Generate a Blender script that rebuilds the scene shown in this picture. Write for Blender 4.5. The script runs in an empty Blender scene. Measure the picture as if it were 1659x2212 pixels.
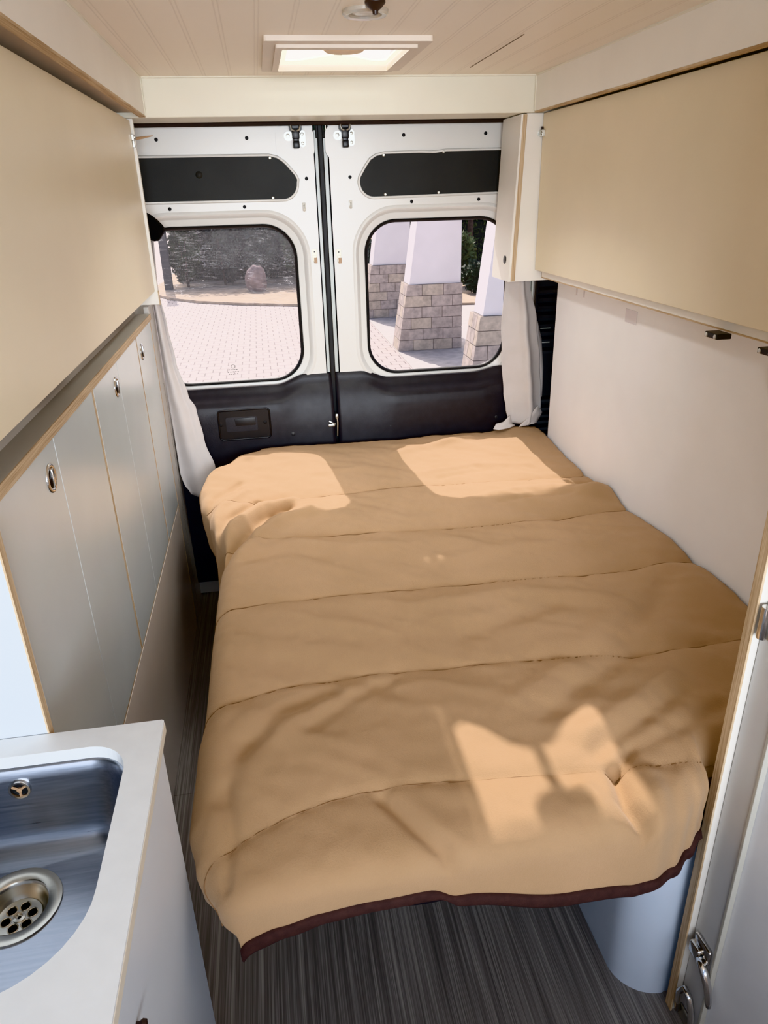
import bpy, bmesh, math, random
from mathutils import Vector, Matrix, noise
random.seed(7)
PI = math.pi
S = bpy.context.scene
COL = S.collection

# ------------------------------------------------------------------ helpers
def bm_new(): return bmesh.new()

def add_box(bm, x0, x1, y0, y1, z0, z1, bev=0.0, seg=2):
    vs = [bm.verts.new((x, y, z)) for x in (x0, x1) for y in (y0, y1) for z in (z0, z1)]
    q = [(0,1,3,2),(4,6,7,5),(0,4,5,1),(2,3,7,6),(0,2,6,4),(1,5,7,3)]
    fs = [bm.faces.new([vs[i] for i in f]) for f in q]
    if bev > 0:
        es = list({e for f in fs for e in f.edges})
        bmesh.ops.bevel(bm, geom=es, offset=bev, segments=seg, affect='EDGES', profile=0.5)
    return vs

def add_hexa(bm, pts):
    """eight corners: bottom four counter-clockwise, then top four"""
    v = [bm.verts.new(p) for p in pts]
    for f in ((3,2,1,0),(4,5,6,7),(0,1,5,4),(1,2,6,5),(2,3,7,6),(3,0,4,7)):
        bm.faces.new([v[i] for i in f])

def add_prism(bm, poly, axis, a0, a1):
    """poly in the two other axes (in x,y,z order), extruded along axis"""
    def P(p, a):
        l = list(p); l.insert(axis, a); return l
    A = [bm.verts.new(P(p, a0)) for p in poly]
    B = [bm.verts.new(P(p, a1)) for p in poly]
    n = len(poly)
    bm.faces.new(A); bm.faces.new(B[::-1])
    for i in range(n):
        bm.faces.new((A[i], B[i], B[(i+1) % n], A[(i+1) % n]))

def add_tube(bm, pts, r, n=10, closed=False, caps=True):
    pts = [Vector(p) for p in pts]
    rr = r if isinstance(r, (list, tuple)) else [r]*len(pts)
    rings = []
    m = len(pts)
    up = None
    for i, p in enumerate(pts):
        if closed: t = pts[(i+1) % m] - pts[i-1]
        else: t = pts[min(i+1, m-1)] - pts[max(i-1, 0)]
        t.normalize()
        if up is None:
            up = Vector((0,0,1)) if abs(t.z) < .9 else Vector((1,0,0))
        up = (up - t*up.dot(t)).normalized()
        b = t.cross(up)
        rings.append([bm.verts.new(p + (up*math.cos(2*PI*k/n) + b*math.sin(2*PI*k/n))*rr[i]) for k in range(n)])
    for i in range(m if closed else m-1):
        a, c = rings[i], rings[(i+1) % m]
        for k in range(n):
            bm.faces.new((a[k], a[(k+1) % n], c[(k+1) % n], c[k]))
    if not closed and caps:
        bm.faces.new(rings[0][::-1]); bm.faces.new(rings[-1])

def add_lathe(bm, prof, c, axis=(0,0,1), n=32, caps=True):
    """prof: (radius, height) pairs along axis from c"""
    ax = Vector(axis).normalized()
    u = ax.orthogonal().normalized(); w = ax.cross(u)
    c = Vector(c)
    rings = []
    for r, h in prof:
        rings.append([bm.verts.new(c + ax*h + (u*math.cos(2*PI*k/n) + w*math.sin(2*PI*k/n))*max(r, 1e-5)) for k in range(n)])
    for i in range(len(rings)-1):
        a, b = rings[i], rings[i+1]
        for k in range(n):
            bm.faces.new((a[k], a[(k+1) % n], b[(k+1) % n], b[k]))
    if caps:
        bm.faces.new(rings[0][::-1]); bm.faces.new(rings[-1])

def rrect(x0, x1, z0, z1, r, n=10):
    out = []
    rs = r if isinstance(r, (list, tuple)) else [r]*4   # bl, br, tr, tl
    for (cx, cz, a0, q) in ((x0+rs[0], z0+rs[0], PI, rs[0]), (x1-rs[1], z0+rs[1], 1.5*PI, rs[1]),
                            (x1-rs[2], z1-rs[2], 0, rs[2]), (x0+rs[3], z1-rs[3], .5*PI, rs[3])):
        for k in range(n+1):
            a = a0 + .5*PI*k/n
            out.append((cx + q*math.cos(a), cz + q*math.sin(a)))
    return out

def loft(bm, loops, close=True):
    rings = [[bm.verts.new(p) for p in l] for l in loops]
    n = len(rings[0])
    for a, b in zip(rings, rings[1:]):
        for k in range(n if close else n-1):
            bm.faces.new((a[k], a[(k+1) % n], b[(k+1) % n], b[k]))
    return rings

def plate(bm, outer, holes, axis, a, thick):
    """flat sheet with holes, in the two other axes, from a to a+thick"""
    def P(p, q):
        l = list(p); l.insert(axis, q); return l
    t = bmesh.new()
    for lp in [outer] + holes:
        vs = [t.verts.new(P(p, a)) for p in lp]
        for i in range(len(vs)):
            t.edges.new((vs[i], vs[(i+1) % len(vs)]))
    bmesh.ops.triangle_fill(t, edges=t.edges[:], use_beauty=True)
    r = bmesh.ops.extrude_face_region(t, geom=t.faces[:])
    d = Vector((0,0,0)); d[axis] = thick
    bmesh.ops.translate(t, verts=[g for g in r['geom'] if isinstance(g, bmesh.types.BMVert)], vec=d)
    bmesh.ops.recalc_face_normals(t, faces=t.faces[:])
    me = bpy.data.meshes.new('t'); t.to_mesh(me); t.free()
    bm.from_mesh(me); bpy.data.meshes.remove(me)

def world_loc(o):
    v = Vector((0,0,0))
    while o is not None:
        v += o.location; o = o.parent
    return v

def obj(name, bm, mat, parent=None, smooth=False, recalc=True, origin=None):
    if recalc: bmesh.ops.recalc_face_normals(bm, faces=bm.faces[:])
    me = bpy.data.meshes.new(name)
    off = Vector((0,0,0))
    if parent is not None: off = world_loc(parent)
    elif origin is not None: off = Vector(origin)
    bmesh.ops.translate(bm, verts=bm.verts[:], vec=-off)
    bm.to_mesh(me); bm.free()
    if smooth:
        for p in me.polygons: p.use_smooth = True
        if smooth != 'all':
            try: me.set_sharp_from_angle(angle=math.radians(smooth if isinstance(smooth, (int, float)) and smooth > 1 else 35))
            except Exception: pass
    me.materials.append(mat)
    o = bpy.data.objects.new(name, me); COL.objects.link(o)
    if parent is not None: o.parent = parent
    elif origin is not None: o.location = origin
    return o

def thing(name, label, cat, loc, group=None, kind=None):
    o = bpy.data.objects.new(name, None); COL.objects.link(o)
    o.empty_display_size = .05
    o.location = loc
    return tag(o, label, cat, group, kind)

def tag(o, label, cat, group=None, kind=None):
    if label: o['label'] = label
    if cat: o['category'] = cat
    if group: o['group'] = group
    if kind: o['kind'] = kind
    return o

# ------------------------------------------------------------------ materials
def new_mat(name):
    m = bpy.data.materials.new(name); m.use_nodes = True
    nt = m.node_tree
    b = nt.nodes['Principled BSDF']
    return m, nt, b

def N(nt, typ, **kw):
    n = nt.nodes.new(typ)
    for k, v in kw.items():
        if k in n.inputs: n.inputs[k].default_value = v
        else: setattr(n, k, v)
    return n

def L(nt, a, b): nt.links.new(a, b)

def coords(nt, scale=(1,1,1), kind='Object'):
    tc = N(nt, 'ShaderNodeTexCoord'); mp = N(nt, 'ShaderNodeMapping')
    mp.inputs['Scale'].default_value = scale
    L(nt, tc.outputs[kind], mp.inputs['Vector'])
    return mp.outputs['Vector']

def ramp(nt, fac, stops):
    r = N(nt, 'ShaderNodeValToRGB')
    els = r.color_ramp.elements
    while len(els) < len(stops): els.new(.5)
    for e, (p, c) in zip(els, stops):
        e.position = p; e.color = (*c, 1) if len(c) == 3 else c
    L(nt, fac, r.inputs['Fac'])
    return r.outputs['Color']

def bump(nt, b, h, strength=.2, dist=.01):
    bp = N(nt, 'ShaderNodeBump', Strength=strength, Distance=dist)
    L(nt, h, bp.inputs['Height']); L(nt, bp.outputs['Normal'], b.inputs['Normal'])

def simple(name, col, rough=.5, metal=0., var=.04, scale=6., bmp=0., bscale=200., spec=.5):
    m, nt, b = new_mat(name)
    v = coords(nt)
    n = N(nt, 'ShaderNodeTexNoise', Scale=scale, Detail=3.)
    L(nt, v, n.inputs['Vector'])
    lo = tuple(max(0, c*(1-var)) for c in col); hi = tuple(min(1, c*(1+var)) for c in col)
    L(nt, ramp(nt, n.outputs['Fac'], [(.3, lo), (.7, hi)]), b.inputs['Base Color'])
    b.inputs['Roughness'].default_value = rough
    b.inputs['Metallic'].default_value = metal
    b.inputs['Specular IOR Level'].default_value = spec
    if bmp:
        n2 = N(nt, 'ShaderNodeTexNoise', Scale=bscale, Detail=2.)
        L(nt, v, n2.inputs['Vector']); bump(nt, b, n2.outputs['Fac'], bmp, .002)
    return m

M = {}
M['cream'] = simple('cream_laminate', (.83,.725,.54), .38, var=.03, scale=3., spec=.35)
M['white_lam'] = simple('white_laminate', (.88,.84,.77), .42, var=.02, spec=.35)
M['header'] = simple('header_board', (.80,.76,.64), .45, var=.02, spec=.3)
M['right_wall'] = simple('right_wall_board', (.89,.865,.855), .5, var=.02, spec=.3)
M['grey_lam'] = simple('satin_grey_laminate', (.665,.705,.70), .27, var=.02, spec=.6)
M['kick_lam'] = simple('kick_laminate', (.80,.71,.62), .3, var=.02, spec=.5)
M['cool_white'] = simple('cool_white_laminate', (.72,.755,.79), .35, var=.015)
M['counter'] = simple('countertop_laminate', (.78,.79,.79), .35, var=.02, scale=40.)
M['van_white'] = simple('painted_van_metal', (.74,.725,.69), .3, var=.02, spec=.5)
M['van_pale'] = simple('pale_green_metal', (.58,.60,.56), .35)
M['black_trim'] = simple('black_moulded_trim', (.017,.016,.020), .46, var=.25, scale=30., bmp=.25, bscale=500.)
M['black_panel'] = simple('black_hardboard', (.020,.021,.019), .6, var=.2, bmp=.1, bscale=300.)
M['black_plastic'] = simple('black_plastic', (.012,.012,.013), .38)
M['rubber'] = simple('black_rubber', (.010,.010,.010), .55)
M['seal_brown'] = simple('brown_black_seal', (.03,.02,.017), .7)
M['chrome'] = simple('chrome', (.72,.71,.69), .14, 1., var=.05)
M['zinc'] = simple('zinc_plate', (.60,.60,.56), .35, 1., var=.1, scale=60.)
M['clip_metal'] = simple('satin_clip', (.62,.58,.48), .4, .6)
M['clear_plastic'] = simple('clear_plastic', (.68,.66,.60), .2)
M['brown_tip'] = simple('copper_plastic', (.42,.27,.16), .5)
M['brown_bind'] = simple('brown_binding', (.046,.022,.018), .85, var=.2, scale=80., bmp=.4, bscale=700.)
M['curtain'] = simple('curtain_cloth', (.66,.615,.59), .85, var=.04, scale=12., bmp=.25, bscale=900., spec=.2)
M['vent_white'] = simple('vent_plastic', (.70,.60,.50), .4, var=.03)
M['lamp_ring'] = simple('satin_lamp_ring', (.62,.58,.52), .25, .5)
M['dark_knob'] = simple('dark_knob', (.035,.022,.018), .4)
M['orange_knob'] = simple('beige_knob', (.75,.55,.36), .45)
M['mattress'] = simple('mattress_ticking', (.30,.27,.24), .9)
M['plywood_board'] = simple('platform_board', (.35,.27,.18), .6)
M['hole'] = simple('dark_hole', (.008,.008,.008), .6)
M['white_rubber'] = simple('silicone_sealant', (.60,.56,.49), .55)
M['inside_dark'] = simple('shadow_gap', (.20,.165,.125), .8)
M['under_board'] = simple('under_board', (.60,.50,.39), .6)
M['tape'] = simple('clear_tape', (.66,.60,.585), .25, var=.03)

def plymat(name, axis):
    """plywood edge, veneer lines stacked across the given axis"""
    m, nt, b = new_mat(name)
    sc = [8.,8.,8.]; sc[axis] = 420.
    n = N(nt, 'ShaderNodeTexNoise', Scale=1., Detail=2.)
    L(nt, coords(nt, tuple(sc)), n.inputs['Vector'])
    L(nt, ramp(nt, n.outputs['Fac'], [(.3, (.42,.285,.165)), (.5, (.56,.415,.265)), (.7, (.67,.53,.36))]), b.inputs['Base Color'])
    b.inputs['Roughness'].default_value = .6
    return m
M['ply_z'] = plymat('plywood_edge_flat', 2)
M['ply_y'] = plymat('plywood_edge_upright', 1)
M['ply_x'] = plymat('plywood_edge_cross', 0)

def ceiling_mat():
    m, nt, b = new_mat('beadboard_ceiling')
    tc = N(nt, 'ShaderNodeTexCoord'); sx = N(nt, 'ShaderNodeSeparateXYZ')
    L(nt, tc.outputs['Object'], sx.inputs[0])
    def groove(off):
        a = N(nt, 'ShaderNodeMath', operation='ADD'); a.inputs[1].default_value = 50*.0775+off
        L(nt, sx.outputs['X'], a.inputs[0])
        md = N(nt, 'ShaderNodeMath', operation='MODULO'); md.inputs[1].default_value = .0775
        L(nt, a.outputs[0], md.inputs[0])
        s = N(nt, 'ShaderNodeMath', operation='SUBTRACT'); s.inputs[1].default_value = .0388
        L(nt, md.outputs[0], s.inputs[0])
        ab = N(nt, 'ShaderNodeMath', operation='ABSOLUTE'); L(nt, s.outputs[0], ab.inputs[0])
        mr = N(nt, 'ShaderNodeMapRange'); mr.inputs['From Min'].default_value = .0006; mr.inputs['From Max'].default_value = .0022
        L(nt, ab.outputs[0], mr.inputs['Value'])
        return mr.outputs[0]
    mn = N(nt, 'ShaderNodeMath', operation='MINIMUM')
    L(nt, groove(.0), mn.inputs[0]); L(nt, groove(.0085), mn.inputs[1])
    L(nt, ramp(nt, mn.outputs[0], [(0., (.80,.71,.60)), (1., (.88,.79,.67))]), b.inputs['Base Color'])
    b.inputs['Roughness'].default_value = .42
    bump(nt, b, mn.outputs[0], .25, .002)
    return m
M['ceiling'] = ceiling_mat()

def floor_mat():
    m, nt, b = new_mat('streaked_vinyl_floor')
    n = N(nt, 'ShaderNodeTexNoise', Scale=1., Detail=4., Roughness=.65)
    L(nt, coords(nt, (260., 2.2, 1.)), n.inputs['Vector'])
    n2 = N(nt, 'ShaderNodeTexNoise', Scale=1., Detail=3.)
    L(nt, coords(nt, (60., 1.2, 1.)), n2.inputs['Vector'])
    mx = N(nt, 'ShaderNodeMath', operation='MULTIPLY_ADD'); mx.inputs[1].default_value = .7
    sc = N(nt, 'ShaderNodeMath', operation='MULTIPLY'); sc.inputs[1].default_value = .3
    L(nt, n2.outputs['Fac'], sc.inputs[0]); L(nt, n.outputs['Fac'], mx.inputs[0]); L(nt, sc.outputs[0], mx.inputs[2])
    L(nt, ramp(nt, mx.outputs[0], [(.32, (.12,.112,.105)), (.48, (.235,.22,.208)), (.55, (.33,.31,.29)), (.66, (.46,.43,.40))]), b.inputs['Base Color'])
    b.inputs['Roughness'].default_value = .42
    bump(nt, b, mx.outputs[0], .15, .001)
    return m
M['floor'] = floor_mat()

def fleece():
    m, nt, b = new_mat('tan_fleece')
    v = coords(nt)
    n = N(nt, 'ShaderNodeTexNoise', Scale=5., Detail=4.); L(nt, v, n.inputs['Vector'])
    L(nt, ramp(nt, n.outputs['Fac'], [(.3, (.362,.230,.125)), (.7, (.410,.262,.148))]), b.inputs['Base Color'])
    b.inputs['Roughness'].default_value = .92
    b.inputs['Specular IOR Level'].default_value = .15
    b.inputs['Sheen Weight'].default_value = .25
    b.inputs['Sheen Roughness'].default_value = .6
    b.inputs['Sheen Tint'].default_value = (1.,.82,.66,1)
    n2 = N(nt, 'ShaderNodeTexNoise', Scale=330., Detail=3., Roughness=.7); L(nt, v, n2.inputs['Vector'])
    bump(nt, b, n2.outputs['Fac'], .35, .003)
    return m
M['fleece'] = fleece()
M['seam'] = simple('quilt_thread', (.25,.145,.075), .9)

def steel(name, sc, rough=.3):
    m, nt, b = new_mat(name)
    n = N(nt, 'ShaderNodeTexNoise', Scale=1., Detail=4.)
    L(nt, coords(nt, sc), n.inputs['Vector'])
    L(nt, ramp(nt, n.outputs['Fac'], [(.3, (.40,.43,.49)), (.7, (.50,.53,.59))]), b.inputs['Base Color'])
    b.inputs['Metallic'].default_value = 1.
    mr = N(nt, 'ShaderNodeMapRange'); mr.inputs['To Min'].default_value = rough-.07; mr.inputs['To Max'].default_value = rough+.1
    L(nt, n.outputs['Fac'], mr.inputs['Value']); L(nt, mr.outputs[0], b.inputs['Roughness'])
    bump(nt, b, n.outputs['Fac'], .06, .001)
    return m
M['steel'] = steel('brushed_sink_steel', (12., 300., 300.))
M['steel_drain'] = simple('drain_steel', (.66,.62,.54), .24, 1., var=.05)

def glass(name, dust, lo, hi):
    m, nt, b = new_mat(name)
    nt.nodes.remove(b)
    out = nt.nodes['Material Output']
    tr = N(nt, 'ShaderNodeBsdfTransparent'); tr.inputs['Color'].default_value = (.97,.97,.98,1)
    gl = N(nt, 'ShaderNodeBsdfGlossy', Roughness=.02)
    fr = N(nt, 'ShaderNodeFresnel', IOR=1.10)
    m1 = N(nt, 'ShaderNodeMixShader')
    L(nt, fr.outputs[0], m1.inputs[0]); L(nt, tr.outputs[0], m1.inputs[1]); L(nt, gl.outputs[0], m1.inputs[2])
    df = N(nt, 'ShaderNodeBsdfTranslucent'); df.inputs['Color'].default_value = (.80,.80,.84,1)
    # fine dried streaks in wide arcs over the pane
    tc = N(nt, 'ShaderNodeTexCoord'); sx = N(nt, 'ShaderNodeSeparateXYZ'); L(nt, tc.outputs['Object'], sx.inputs[0])
    cx = N(nt, 'ShaderNodeCombineXYZ'); L(nt, sx.outputs['X'], cx.inputs[0]); L(nt, sx.outputs['Z'], cx.inputs[1])
    ad = N(nt, 'ShaderNodeVectorMath', operation='ADD'); ad.inputs[1].default_value = (.18, 1.1, 0)
    L(nt, cx.outputs[0], ad.inputs[0])
    ln = N(nt, 'ShaderNodeVectorMath', operation='LENGTH'); L(nt, ad.outputs[0], ln.inputs[0])
    c2 = N(nt, 'ShaderNodeCombineXYZ')
    mr_ = N(nt, 'ShaderNodeMath', operation='MULTIPLY'); mr_.inputs[1].default_value = 260.; L(nt, ln.outputs['Value'], mr_.inputs[0])
    mx_ = N(nt, 'ShaderNodeMath', operation='MULTIPLY'); mx_.inputs[1].default_value = 22.; L(nt, sx.outputs['X'], mx_.inputs[0])
    L(nt, mr_.outputs[0], c2.inputs[0]); L(nt, mx_.outputs[0], c2.inputs[1])
    n = N(nt, 'ShaderNodeTexNoise', Scale=1., Detail=3., Roughness=.75); L(nt, c2.outputs[0], n.inputs['Vector'])
    n2 = N(nt, 'ShaderNodeTexNoise', Scale=420., Detail=1.); L(nt, tc.outputs['Object'], n2.inputs['Vector'])
    n3 = N(nt, 'ShaderNodeTexNoise', Scale=5., Detail=2.); L(nt, tc.outputs['Object'], n3.inputs['Vector'])
    def band(src, a, b):
        q = N(nt, 'ShaderNodeMapRange', interpolation_type='SMOOTHSTEP'); q.inputs['From Min'].default_value = a; q.inputs['From Max'].default_value = b
        L(nt, src, q.inputs['Value']); return q.outputs[0]
    mm = N(nt, 'ShaderNodeMath', operation='MULTIPLY'); L(nt, band(n.outputs['Fac'], .50, .72), mm.inputs[0]); L(nt, band(n2.outputs['Fac'], .46, .68), mm.inputs[1])
    m3 = N(nt, 'ShaderNodeMath', operation='MULTIPLY'); L(nt, mm.outputs[0], m3.inputs[0]); L(nt, band(n3.outputs['Fac'], .30, .60), m3.inputs[1])
    mr = N(nt, 'ShaderNodeMapRange'); mr.inputs['To Min'].default_value = lo; mr.inputs['To Max'].default_value = dust
    L(nt, m3.outputs[0], mr.inputs['Value'])
    m2 = N(nt, 'ShaderNodeMixShader')
    L(nt, mr.outputs[0], m2.inputs[0]); L(nt, m1.outputs[0], m2.inputs[1]); L(nt, df.outputs[0], m2.inputs[2])
    L(nt, m2.outputs[0], out.inputs['Surface'])
    return m
M['glass_dusty'] = glass('dusty_window_glass', .80, .045, 0)
M['glass'] = glass('window_glass', .05, .008, 0)

def dome():
    m, nt, b = new_mat('translucent_dome')
    nt.nodes.remove(b); out = nt.nodes['Material Output']
    tr = N(nt, 'ShaderNodeBsdfTransparent'); tr.inputs['Color'].default_value = (.99,.99,.97,1)
    df = N(nt, 'ShaderNodeBsdfTranslucent'); df.inputs['Color'].default_value = (.97,.97,.88,1)
    n = N(nt, 'ShaderNodeTexNoise', Scale=8.); L(nt, coords(nt), n.inputs['Vector'])
    mr = N(nt, 'ShaderNodeMapRange'); mr.inputs['To Min'].default_value = .03; mr.inputs['To Max'].default_value = .06
    L(nt, n.outputs['Fac'], mr.inputs['Value'])
    mx = N(nt, 'ShaderNodeMixShader'); L(nt, mr.outputs[0], mx.inputs[0]); L(nt, tr.outputs[0], mx.inputs[1]); L(nt, df.outputs[0], mx.inputs[2])
    L(nt, mx.outputs[0], out.inputs['Surface'])
    return m
M['dome'] = dome()
def milky():
    m, nt, b = new_mat('milky_insert')
    n = N(nt, 'ShaderNodeTexNoise', Scale=10.); L(nt, coords(nt), n.inputs['Vector'])
    L(nt, ramp(nt, n.outputs['Fac'], [(.3, (.72,.72,.66)), (.7, (.78,.78,.72))]), b.inputs['Base Color'])
    df = N(nt, 'ShaderNodeBsdfTranslucent'); df.inputs['Color'].default_value = (.90,.90,.85,1)
    mx = N(nt, 'ShaderNodeMixShader'); mx.inputs[0].default_value = .22
    L(nt, b.outputs[0], mx.inputs[1]); L(nt, df.outputs[0], mx.inputs[2])
    L(nt, mx.outputs[0], nt.nodes['Material Output'].inputs['Surface'])
    return m
M['milky'] = milky()

def pavers():
    m, nt, b = new_mat('block_paving')
    v = coords(nt, (1,1,1))
    br = N(nt, 'ShaderNodeTexBrick', Scale=1.)
    br.inputs['Brick Width'].default_value = .20; br.inputs['Row Height'].default_value = .20
    br.inputs['Mortar Size'].default_value = .011; br.inputs['Mortar Smooth'].default_value = .3
    br.inputs['Color1'].default_value = (.53,.455,.425,1); br.inputs['Color2'].default_value = (.58,.50,.47,1)
    br.inputs['Mortar'].default_value = (.17,.135,.125,1)
    L(nt, v, br.inputs['Vector'])
    n = N(nt, 'ShaderNodeTexNoise', Scale=.7, Detail=4.); L(nt, v, n.inputs['Vector'])
    mx = N(nt, 'ShaderNodeMix', data_type='RGBA', blend_type='MULTIPLY'); mx.inputs['Factor'].default_value = .35
    L(nt, br.outputs['Color'], mx.inputs['A'])
    L(nt, ramp(nt, n.outputs['Fac'], [(.3, (.75,.75,.75)), (.7, (1.,1.,1.))]), mx.inputs['B'])
    L(nt, mx.outputs['Result'], b.inputs['Base Color'])
    b.inputs['Roughness'].default_value = .85
    return m
M['pavers'] = pavers()
M['concrete'] = simple('apron_concrete', (.50,.45,.42), .85, var=.15, scale=9.)
M['stone'] = simple('stone_block', (.50,.42,.37), .85, var=.22, scale=14., bmp=.4, bscale=90.)
M['stone2'] = simple('stone_block_tan', (.55,.46,.37), .85, var=.2, scale=14., bmp=.4, bscale=90.)
M['mortar'] = simple('mortar', (.21,.175,.155), .9, var=.1)
M['plaster'] = simple('white_plaster', (.88,.82,.81), .8, var=.03, scale=4.)
M['soil'] = simple('bare_soil', (.50,.38,.275), .95, var=.35, scale=3.5, bmp=.5, bscale=12.)
M['boulder'] = simple('pinkish_boulder', (.33,.24,.22), .9, var=.3, scale=5., bmp=.5, bscale=20.)
M['bark'] = simple('bark', (.10,.075,.06), .9, var=.4, scale=12., bmp=.5, bscale=40.)
M['leaf_dark'] = simple('dark_leaf', (.045,.065,.030), .6, var=.6, scale=3.)
M['leaf_mid'] = simple('mid_leaf', (.10,.13,.045), .6, var=.6, scale=3.)
M['leaf_blue'] = simple('blue_green_leaf', (.040,.050,.040), .6, var=.6, scale=3.)
M['post'] = simple('dark_gate_post', (.05,.05,.06), .6)

# ------------------------------------------------------------------ camera
cam = bpy.data.cameras.new('camera'); co = bpy.data.objects.new('camera', cam); COL.objects.link(co)
Rz = Matrix.Rotation(-1.51024172e-01, 3, 'Z'); Rx = Matrix.Rotation(1.15152524, 3, 'X'); Rr = Matrix.Rotation(-2.81019490e-02, 3, 'Z')
co.matrix_world = Matrix.Translation((0,0,1.6)) @ (Rz @ Rx @ Rr).to_4x4()
cam.sensor_fit = 'HORIZONTAL'; cam.sensor_width = 36.
cam.lens = 1556.35/1659*36.
cam.clip_start = .02; cam.clip_end = 300
S.camera = co

# ------------------------------------------------------------------ the setting: floor, ceiling, walls, trims
bm = bm_new(); add_box(bm, -.75, 1.10, -.9, 1.671, -.03, 0.)
add_box(bm, -.75, 1.10, 1.6725, 2.93, -.03, 0.)
tag(obj('floor', bm, M['floor']), 'dark grey streaked vinyl van floor under the bed', 'floor', kind='structure')

CZ = 1.933
VX0, VX1, VY0, VY1 = .094, .406, 2.037, 2.372
bm = bm_new()
plate(bm, [(-.32,-.9),(.95,-.9),(.95,2.615),(-.32,2.615)], [[(VX0,VY0),(VX1,VY0),(VX1,VY1),(VX0,VY1)]], 2, CZ, .006)
ceil = tag(obj('ceiling', bm, M['ceiling']), 'cream grooved beadboard ceiling of the van', 'ceiling', kind='structure')
bm = bm_new()
add_tube(bm, [(.674,2.45,CZ-.0003),(.671,2.2,CZ-.0003),(.668,1.955,CZ-.0003)], .0013, 6)
obj('panel_joint', bm, M['inside_dark'], ceil)

# header beam above the rear doors
bm = bm_new(); add_box(bm, -.74, 1.29, 2.6025, 2.79, 1.8235, CZ, .003)
tr3 = tag(obj('trim_3', bm, M['header']), 'cream boxed header beam above the rear doors', 'trim', kind='structure')
# fascia boards along the ceiling
bm = bm_new(); add_box(bm, -.328, -.311, -.9, 2.60, 1.829, CZ, .001)
f1 = tag(obj('trim_1', bm, M['white_lam']), 'left ceiling fascia board above the left overhead cabinet', 'trim', kind='structure')
bm = bm_new(); add_box(bm, -.329, -.3105, -.9, 2.60, 1.8245, 1.829); obj('edge_band', bm, M['ply_x'], f1)
bm = bm_new(); add_box(bm, -.72, -.329, -.9, 2.60, 1.838, 1.85); obj('top_board', bm, M['under_board'], f1)
bm = bm_new(); add_box(bm, .938, .955, -.9, 2.60, 1.828, CZ, .001)
f2 = tag(obj('trim_2', bm, M['white_lam']), 'right ceiling fascia board above the right overhead cabinet', 'trim', kind='structure')
bm = bm_new(); add_box(bm, .9375, .956, -.9, 2.60, 1.8235, 1.828); obj('edge_band', bm, M['ply_x'], f2)
bm = bm_new(); add_box(bm, .956, 1.30, -.9, 2.60, 1.842, 1.852); obj('top_board', bm, M['under_board'], f2)

# pale sealant beads in the corners of the ceiling
bm = bm_new()
add_tube(bm, [(-.311,-.9,CZ-.001),(-.311,2.6,CZ-.001)], .004, 6)
add_tube(bm, [(-.311,2.599,1.83),(-.311,2.599,CZ)], .004, 6)
add_tube(bm, [(-.311,2.6,CZ-.001),(.938,2.6,CZ-.001)], .004, 6)
add_tube(bm, [(.938,2.599,1.83),(.938,2.599,CZ)], .004, 6)
add_tube(bm, [(.938,-.9,CZ-.001),(.938,2.6,CZ-.001)], .004, 6)
tag(obj('trim_4', bm, M['header']), 'thin pale sealant bead in the ceiling corners', 'sealant', kind='structure')

# right wall board
bm = bm_new(); add_box(bm, 1.06, 1.075, .87, 2.60, .02, 1.34, .002)
wr = tag(obj('wall_right', bm, M['right_wall']), 'plain white wall board beside the bed on the right', 'wall', kind='structure')
bm = bm_new(); add_box(bm, 1.0588, 1.06, 1.99, 2.06, 1.224, 1.262); obj('tape', bm, M['tape'], wr)
bm = bm_new()
for y in (2.36, 2.42): add_box(bm, 1.0592, 1.06, y, y+.012, 1.255, 1.30)
obj('stain', bm, M['tape'], wr)
# van body skin behind everything
bm = bm_new(); add_box(bm, 1.30, 1.33, -.1, 2.95, -.05, 2.02)
tag(obj('wall_outer_right', bm, M['black_panel']), 'van side skin behind the right wall board', 'wall', kind='structure')
bm = bm_new(); add_box(bm, -.78, -.75, -.1, 2.95, -.05, 2.02)
tag(obj('wall_left', bm, M['black_panel']), 'van side skin behind the left cabinets', 'wall', kind='structure')
bm = bm_new(); add_box(bm, -.78, 1.33, 2.62, 2.95, 1.9395, 1.945)
add_box(bm, -.78, -.33, -.9, 2.62, 1.9395, 1.945); add_box(bm, .96, 1.33, -.9, 2.62, 1.9395, 1.945)
tag(obj('roof', bm, M['black_panel']), 'van roof above the ceiling boards', 'roof', kind='structure')

# added low board behind the camera, keeps front light off bench and quilt
bm = bm_new(); add_box(bm, -.75, 1.10, -.95, -.92, 0., 1.02, .004)
tag(obj('front_light_blocker', bm, M['kick_lam']), 'added low board behind the camera that blocks low front light', 'wall', kind='structure')

# door sill
bm = bm_new(); add_box(bm, -.75, 1.3, 2.895, 2.93, .0, .072, .006)
tag(obj('trim_5', bm, M['van_pale']), 'pale metal sill at the foot of the rear doors', 'sill', kind='structure')

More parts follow.
